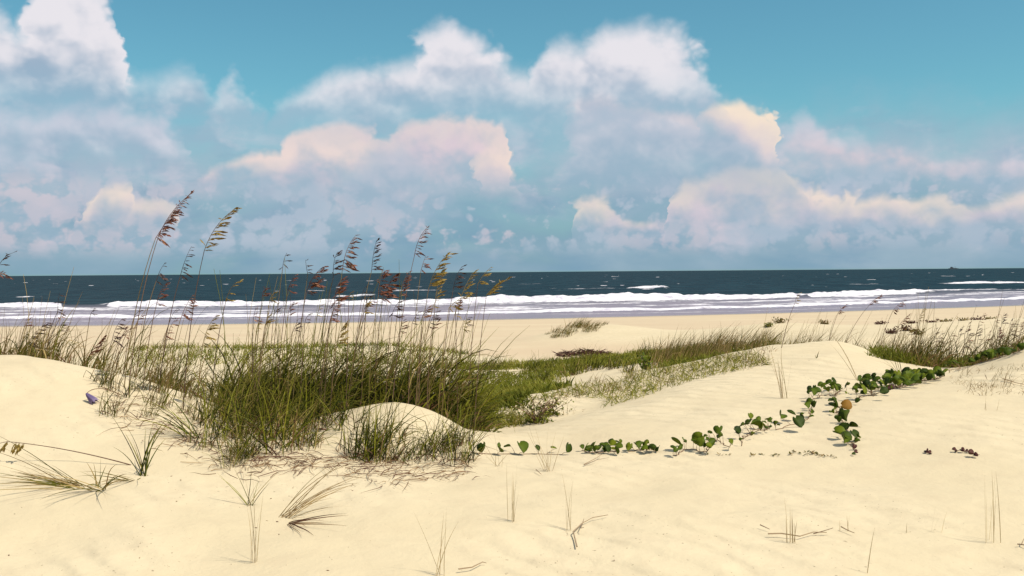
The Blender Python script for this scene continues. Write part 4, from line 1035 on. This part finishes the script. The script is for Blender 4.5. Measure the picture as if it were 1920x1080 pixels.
def vine(leaves, label, special=None, lift=(0.03, 0.07), step=10, extra=0.7):
    special = special or {}
    leaves = list(leaves)
    for x, y, s in list(leaves):
        if random.random() < extra: leaves.append((x + U(-7, 7), y + U(-5, 5), s * U(0.6, 1.0)))
    pts = []
    for x, y, s in leaves:
        c = hit(x, y + s * 0.5 + step); pts.append(c)
    ax_ = 1 if max(l[1] for l in leaves) - min(l[1] for l in leaves) > max(l[0] for l in leaves) - min(l[0] for l in leaves) else 0
    order = sorted(range(len(pts)), key=lambda i: -pts[i].y if ax_ else pts[i].x)
    raw = [pts[i].copy() for i in order]
    line = [sum((raw[k] for k in range(max(0, i - 2), min(len(raw), i + 3))), Vector()) / (min(len(raw), i + 3) - max(0, i - 2)) for i in range(len(raw))]
    line[0], line[-1] = raw[0], raw[-1]
    e = empty('beach_vine', pts[order[0]], label, 'vine')
    O = e.location
    sb = MB(); path = []
    fine = []
    for a, b in zip(line[:-1], line[1:]):
        for k in range(5):
            q = a.lerp(b, k / 5) + Vector((0.008 * math.sin(len(fine) * 0.7), 0.008 * math.cos(len(fine) * 0.5), 0))
            q.z = gz(q.x, q.y) + 0.003; fine.append(q)
    sb.tube([q - O for q in fine], 0.0030, 0.0022, random.random(), 4)
    for i, (x, y, s) in enumerate(leaves):
        c = pts[i]; d = c.y
        size = s / F * d * U(0.9, 1.3)
        ctr = at(x, y, d - 0.01)
        o = bpy.data.objects.new('leaf', random.choice(LEAF[special.get(i, 'vine_leaf')])); COL.objects.link(o)
        o.parent = e
        yaw = U(0, 6.28)
        nrm = Vector((U(-1.0, 1.0), -U(-0.2, 1.0), U(0.15, 1.0))).normalized()
        if i in special: nrm = Vector((U(-0.2, 0.2), -0.85, 0.5)).normalized()
        xax = Vector((math.cos(yaw), math.sin(yaw) * 0.4, abs(math.sin(yaw)) * 0.9 + 0.15))
        xax = (xax - nrm * xax.dot(nrm)).normalized(); yax = nrm.cross(xax)
        M = Matrix((xax, yax, nrm)).transposed()
        o.rotation_euler = M.to_euler(); o.scale = (size * U(0.9, 1.1), size * U(0.7, 1.1), size * U(0.7, 1.6))
        basep = ctr - M @ Vector((0.4 * size, 0, 0))
        basep.z = max(basep.z, gz(basep.x, basep.y) + 0.01)
        o.location = basep + M @ Vector((0.1 * size, 0, 0)) - O
        g = min(fine, key=lambda q: (q - basep).length)
        sb.tube(bezier(g - O, (g + basep) / 2 - O + Vector((U(-.01, .01), 0, 0.012)), basep - O, 5), 0.0020, 0.0014, random.random(), 3)
    sb.build('stem', 'vine_stem', e)
    return e
vine([(881.5, 839, 18), (905, 841, 19), (936, 842, 15), (953, 837, 12), (979, 841, 19), (1008, 842, 12), (1040, 840, 11), (1064, 842, 15)],
     'vine with a row of eight single spaced leaves next to the grass clump', step=4, extra=0)
vine([(1096, 841, 14), (1106, 843, 12), (1113, 835, 18), (1124, 841, 14), (1132, 838, 14), (1146, 831, 16), (1158, 829, 9), (1163, 837, 15), (1153, 843, 13), (1139, 844, 12), (1118, 843, 13)],
     'dense low mound of vine leaves, widest one in the middle of the sand', step=2)
vine([(1179, 840, 16), (1195, 837, 14), (1210, 835, 14), (1215, 830, 8), (1212, 842, 16), (1222, 842, 14), (1234, 842, 13), (1202, 842, 12)],
     'smaller dense vine mound just right of the widest leaf mound', step=2)
vine([(1271, 831, 17), (1263, 841, 12), (1274, 840, 12), (1281, 824, 8), (1308, 824, 20), (1314, 831, 14), (1325, 822, 9), (1332, 831, 16), (1330, 811, 10), (1347, 809, 18), (1343, 806, 10), (1352, 818, 12), (1371, 830, 11)],
     'vine with three leaf groups at the lower end of the rising chain')
vine([(1383, 809, 12), (1391, 824, 7), (1401, 792, 11), (1407, 781, 9), (1393, 797, 10), (1416, 796, 18), (1430, 799, 13), (1438, 787, 10), (1443, 787, 9), (1411, 813, 9), (1438, 802, 8), (1422, 788, 11)],
     'bushy leaf group in the middle of the rising vine chain')
vine([(1464, 781, 15), (1455, 795, 9), (1486, 776, 13), (1498, 794, 19), (1505, 782, 9), (1513, 761, 12), (1527, 759, 13), (1519, 758, 10), (1521, 770, 10), (1521, 781, 9)],
     'thin vine with few upright leaves at the upper end of the rising chain', step=7)
vine([(1558, 751, 13), (1568, 759, 19), (1564, 771, 10), (1590, 761, 18), (1607, 752, 9), (1572, 783, 14), (1588, 781, 19), (1599, 799, 16), (1578, 806, 22), (1590, 799, 15), (1589, 820, 18), (1603, 816, 18), (1609, 827, 11), (1601, 838, 9), (1604, 847, 8), (1580, 771, 12)],
     'vine column of big leaves running down the sand, one leaf orange', {3: 'orange_leaf', 13: 'red_leaf', 14: 'red_leaf'}, step=3)
vine([(1519, 732, 11), (1524, 737, 13), (1534, 732, 12), (1537, 722, 11), (1544, 725, 13), (1550, 731, 11), (1553, 719, 11), (1563, 716, 12), (1562, 725, 12), (1570, 723, 13), (1575, 728, 11), (1566, 730, 12), (1587, 723, 11), (1587, 738, 8)],
     'dark vine leaf group above the column of big leaves')
vine([(1603, 729, 13), (1609, 723, 13), (1616, 714, 14), (1624, 712, 14), (1631, 710, 12), (1639, 709, 12), (1642, 716, 14), (1625, 721, 15), (1634, 721, 14), (1620, 732, 16), (1631, 727, 12), (1640, 725, 14), (1656, 734, 16), (1669, 727, 12), (1651, 723, 12), (1664, 718, 12)],
     'tall vine leaf group left of the biggest bright green one', {13: 'red_leaf'})
vine([(1660 + 62 * random.random(), U(696, 719), U(11, 16)) for _ in range(30)] + [(1722 + 50 * u, 709 - 10 * u + U(-6, 3), U(9, 14)) for u in [k / 15 for k in range(16)]],
     'biggest bright green vine cluster where the dune crest dips', step=5)
vine([(1775 + 150 * u, 690 - 40 * u + U(-8, 1), U(9, 14)) for u in [k / 37 for k in range(38)]],
     'dark vine leaves climbing the crest to the right picture edge', step=4, extra=0.4)

# ------------------------------------------------------------------ seedlings and dried leaves
def seedling(px, py, s):
    p = hit(px, py)
    e = empty('seedling', p, 'tiny dark sprout in the thin line on the sand below the vines', 'seedling', 'seedlings in a line')
    mb = MB()
    for k in range(5):
        a = U(0, 6.28)
        mb.lozenge(Vector((U(-.4, .4) * s, U(-.3, .3) * s, 0.004)), Vector((math.cos(a), math.sin(a), U(0.1, 0.7))), s * U(0.5, 0.8), s * 0.3, s * 0.06, random.random(), Vector((U(-.5, .5), U(-.5, .5), 1)))
    mb.build('leaves', 'ridge', e)
for px, py, s in ((1312, 853, .03), (1325, 854, .03), (1352, 854, .04), (1366, 855, .03), (1412, 855, .045), (1431, 854, .04), (1450, 856, .05), (1458, 855, .04), (1480, 854, .05), (1489, 851, .04), (1500, 852, .035), (1508, 854, .05), (1516, 850, .05), (1521, 854, .05), (1527, 852, .05), (1538, 855, .05), (1543, 857, .045), (1556, 858, .04), (1567, 860, .03)):
    seedling(px, py, s)

def dried_leaf(px, py, s, label):
    p = hit(px, py)
    e = empty('dried_leaf', p, label, 'dried leaf')
    o = bpy.data.objects.new('blade', random.choice(LEAF['red_leaf'])); COL.objects.link(o); o.parent = e
    o.scale = (s * 0.8, s * 0.8, s * 1.7); o.rotation_euler = (U(-0.9, -0.5), U(-0.5, 0.1), U(0, 6)); o.location = (0, 0, s * 0.25)
    o2 = bpy.data.objects.new('curled_edge', random.choice(LEAF['red_leaf'])); COL.objects.link(o2); o2.parent = e
    o2.scale = (s * 0.7, s * 0.6, s * 1.5); o2.rotation_euler = (U(0.6, 1.1), U(-0.3, 0.3), U(0, 6)); o2.location = (0.1 * s, -0.15 * s, s * 0.25)
    mb = MB(); mb.tube(bezier(Vector((0, 0, s * 0.2)), Vector((s * 0.5, 0, s * 0.35)), Vector((s * 1.1, 0.02, s * 0.2)), 5), 0.003, 0.0015, 0.2, 3); mb.build('stalk', 'vine_stem', e)
dried_leaf(1737, 854, 0.045, 'dark shrivelled leaf lying alone on the right-hand sand')
dried_leaf(1792, 850, 0.035, 'flat dark leaf, leftmost of the small group on the right-hand sand')
dried_leaf(1808, 853, 0.04, 'upright curled leaf in the middle of the small dark group')
dried_leaf(1824, 857, 0.05, 'biggest black curled leaf, right end of the small dark group')

# ------------------------------------------------------------------ purple flower
fp = hit(168, 757); e = empty('purple_flower', fp, 'drooping purple trumpet flower on a bent stalk, left dune', 'flower')
ftop = at(162, 738, fp.y - 0.02) - fp; fend = at(178, 754, fp.y - 0.03) - fp
ax = (fend - ftop).normalized(); s1v = ax.cross(Vector((0, 1, 0))).normalized(); s2v = ax.cross(s1v)
Lf = (fend - ftop).length
vs, fs, ts = [], [], []
for i, (u, r) in enumerate(((0, 0.010), (0.2, 0.018), (0.45, 0.025), (0.7, 0.029), (0.9, 0.032), (1.0, 0.034))):
    for j in range(15):
        a = 2 * math.pi * j / 15; k = 1 + 0.30 * math.cos(5 * a) * u + U(-0.06, 0.06)
        vs.append(ftop + ax * (Lf * u + (0.014 * math.cos(5 * a) + U(-0.004, 0.004) if i == 5 else 0)) + (s1v * math.cos(a) + s2v * math.sin(a)) * r * k * 0.8); ts.append((0.5 + 0.4 * math.cos(5 * a), u))
for i in range(5):
    for j in range(15): fs.append((i * 15 + j, i * 15 + (j + 1) % 15, (i + 1) * 15 + (j + 1) % 15, (i + 1) * 15 + j))
mesh_obj('petals', vs, fs, 'petal', e, ts, True)
mb = MB()
for k in range(5):
    a = 6.28 * k / 5; mb.lozenge(ftop - ax * 0.006, ax + (s1v * math.cos(a) + s2v * math.sin(a)) * 0.35, 0.028, 0.012, 0.004, 0.4)
mb.build('sepals', 'red_leaf', e)
mb = MB(); stem_root = hit(226, 742) - fp
mb.tube(bezier(ftop, at(180, 718, fp.y) - fp, stem_root, 10), 0.0028, 0.0035, 0.4, 4); mb.build('stalk', 'vine_stem', e)

# ------------------------------------------------------------------ fallen stalk and twigs
p0 = hit(246, 874); e = empty('fallen_sea_oat', p0, 'dry sea oat stalk bent to the ground, head hanging at the left edge', 'sea oat')
pA, pB = at(125, 838, p0.y - 0.05) - p0, at(14, 828, p0.y - 0.1) - p0
mb = MB(); st = bezier(Vector((0, 0, 0)), pA, pB, 12)
mb.tube(st, 0.0042, 0.0022, 0.6, 4); mb.build('stem', 'culm', e)
hb = MB(); hx = bezier(pB, at(-6, 830, p0.y - 0.1) - p0, at(-40, 850, p0.y - 0.12) - p0, 5); hb.tube(hx, 0.002, 0.001, 0.3, 3); head = hb.build('seed_head', 'oat_red', e)
for k in range(11):
    q = st[-1].lerp(st[-3], U(0, 0.8)) if k < 9 else random.choice(hx)
    o = bpy.data.objects.new('spikelet', random.choice(SPIKE['oat_gold'])); COL.objects.link(o); o.parent = head; o.location = q
    o.rotation_euler = Vector((-U(0.1, 1.1), U(-.5, .5), -1)).to_track_quat('X', 'Z').to_euler(); o.scale = (U(0.06, 0.09),) * 3

def twig(pix, label, r=0.004, forks=(), lift=0.012):
    p0 = hit(*pix[0]); e = empty('twig', p0, label, 'twig')
    mb = MB(); pts = [hit(*q) - p0 + Vector((0, 0, lift + 0.012 * random.random())) for q in pix]
    mb.tube(pts, r, r * 0.5, random.random(), 5); mb.build('branch', 'twig', e)
    for fk in forks:
        fb = MB(); fb.tube([hit(*q) - p0 + Vector((0, 0, lift + 0.015 * i)) for i, q in enumerate(fk)], r * 0.7, r * 0.35, random.random(), 4); fb.build('side_shoot', 'twig', e)
twig([(1082, 1033), (1075, 1008), (1092, 990), (1112, 980), (1140, 975)], 'forked pale twig lying on the middle sand', 0.004, [[(1092, 990), (1089, 1003), (1095, 1008)], [(1092, 990), (1095, 983)]])
twig([(1440, 1011), (1465, 1010), (1500, 1013), (1525, 1010), (1550, 1009)], 'long straight twig lying across a stubble spike', 0.004, [[(1525, 1010), (1545, 1006), (1562, 1010)]])
twig([(1577, 997), (1590, 1001), (1602, 1007)], 'short slanting twig right of the long straight one', 0.0035)
twig([(1425, 993), (1443, 999)], 'tiny twig above the left end of the long straight one', 0.003)
twig([(1908, 1032), (1915, 1030), (1930, 1034)], 'small dark twig at the right picture edge near the bottom', 0.004, [[(1915, 1030), (1920, 1024)]])
twig([(1095, 876), (1118, 866), (1128, 860)], 'thin twig on the sand under the widest vine mound', 0.003, [[(1095, 876), (1120, 871), (1142, 870)]])
twig([(1005, 888), (1015, 894)], 'small stick right under the row of single vine leaves', 0.003)
twig([(860, 1078), (885, 1072), (905, 1066), (912, 1062)], 'curved dry stalk at the bottom beside a stubble tuft', 0.0035)
twig([(1880, 715), (1905, 722), (1930, 728)], 'pale dry stick on the far right slope', 0.005)

# ------------------------------------------------------------------ wrack, ship
wp = hit(1095, 667); e = empty('seaweed_pile', wp, 'dark red-brown heap of seaweed on the open beach', 'seaweed')
mb, sbk = MB(), MB()
for k in range(420):
    u = U(-1, 1); x = u * 0.78 * wp.y / 31; y = random.gauss(0, 0.22); h = 0.17 * (1 - abs(u)) ** 0.7
    q = Vector((x, y, gz(wp.x + x, wp.y + y) - wp.z + U(0, h)))
    tgt = mb if k % 9 else sbk
    tgt.ribbon(blade_pts(q, U(0, 6.28), U(0.15, 0.4), U(0.9, 1.5), U(0, 0.8), 4, U(-.8, .8)), U(0.02, 0.05), random.random(), U(0, 3))
mb.build('fronds', 'wrack', e)['kind'] = 'stuff'; sbk.build('dry_stalks', 'twig', e)['kind'] = 'stuff'

mship, tsh, bsh = material('ship_paint'); bsh.inputs['Base Color'].default_value = (0.06, 0.075, 0.09, 1); bsh.inputs['Roughness'].default_value = 0.6
e = empty('ship', Vector(((1788 - 960) / F * 4200, 4200, 0)), 'tiny dark ship on the far right horizon', 'ship')
def prism(name, x0, x1, y0, y1, z0, z1, fl=0.0):
    vs = [(x0, y0, z0), (x1, y0, z0), (x1, y1, z0), (x0, y1, z0), (x0 - fl, y0, z1), (x1 + fl, y0, z1), (x1 + fl, y1, z1), (x0 - fl, y1, z1)]
    mesh_obj(name, vs, [(3, 2, 1, 0), (4, 5, 6, 7), (0, 1, 5, 4), (1, 2, 6, 5), (2, 3, 7, 6), (3, 0, 4, 7)], mship, e)
prism('hull', -17, 17, -4, 4, -1, 4.2, 3.0); prism('deck_house', -13, -3, -3, 3, 4.2, 8.4); prism('wheelhouse', -11, -6, -2.5, 2.5, 8.4, 10.6); prism('funnel', -3, -1, -1, 1, 4.2, 9.0); prism('mast', 6, 6.8, -.4, .4, 4.2, 13.0); prism('cargo_hatch', 1, 12, -3, 3, 4.2, 5.4)

# ------------------------------------------------------------------ labels that say which one of a group
ORD = 'first second third fourth fifth sixth seventh eighth ninth tenth eleventh twelfth thirteenth fourteenth fifteenth sixteenth seventeenth eighteenth nineteenth twentieth'.split()
fam = {}
for o in COL.objects:
    if o.parent is None and 'group' in o: fam.setdefault(o['label'], []).append(o)
for lab, members in fam.items():
    members.sort(key=lambda o: o.location.x / max(o.location.y, 1))
    n = len(members)
    for i, o in enumerate(members):
        if n <= 20: o['label'] = lab + ', ' + ORD[i] + ' from left'
        else: o['label'] = lab + ', ' + ('left', 'middle', 'right')[min(2, i * 3 // n)] + ' third'
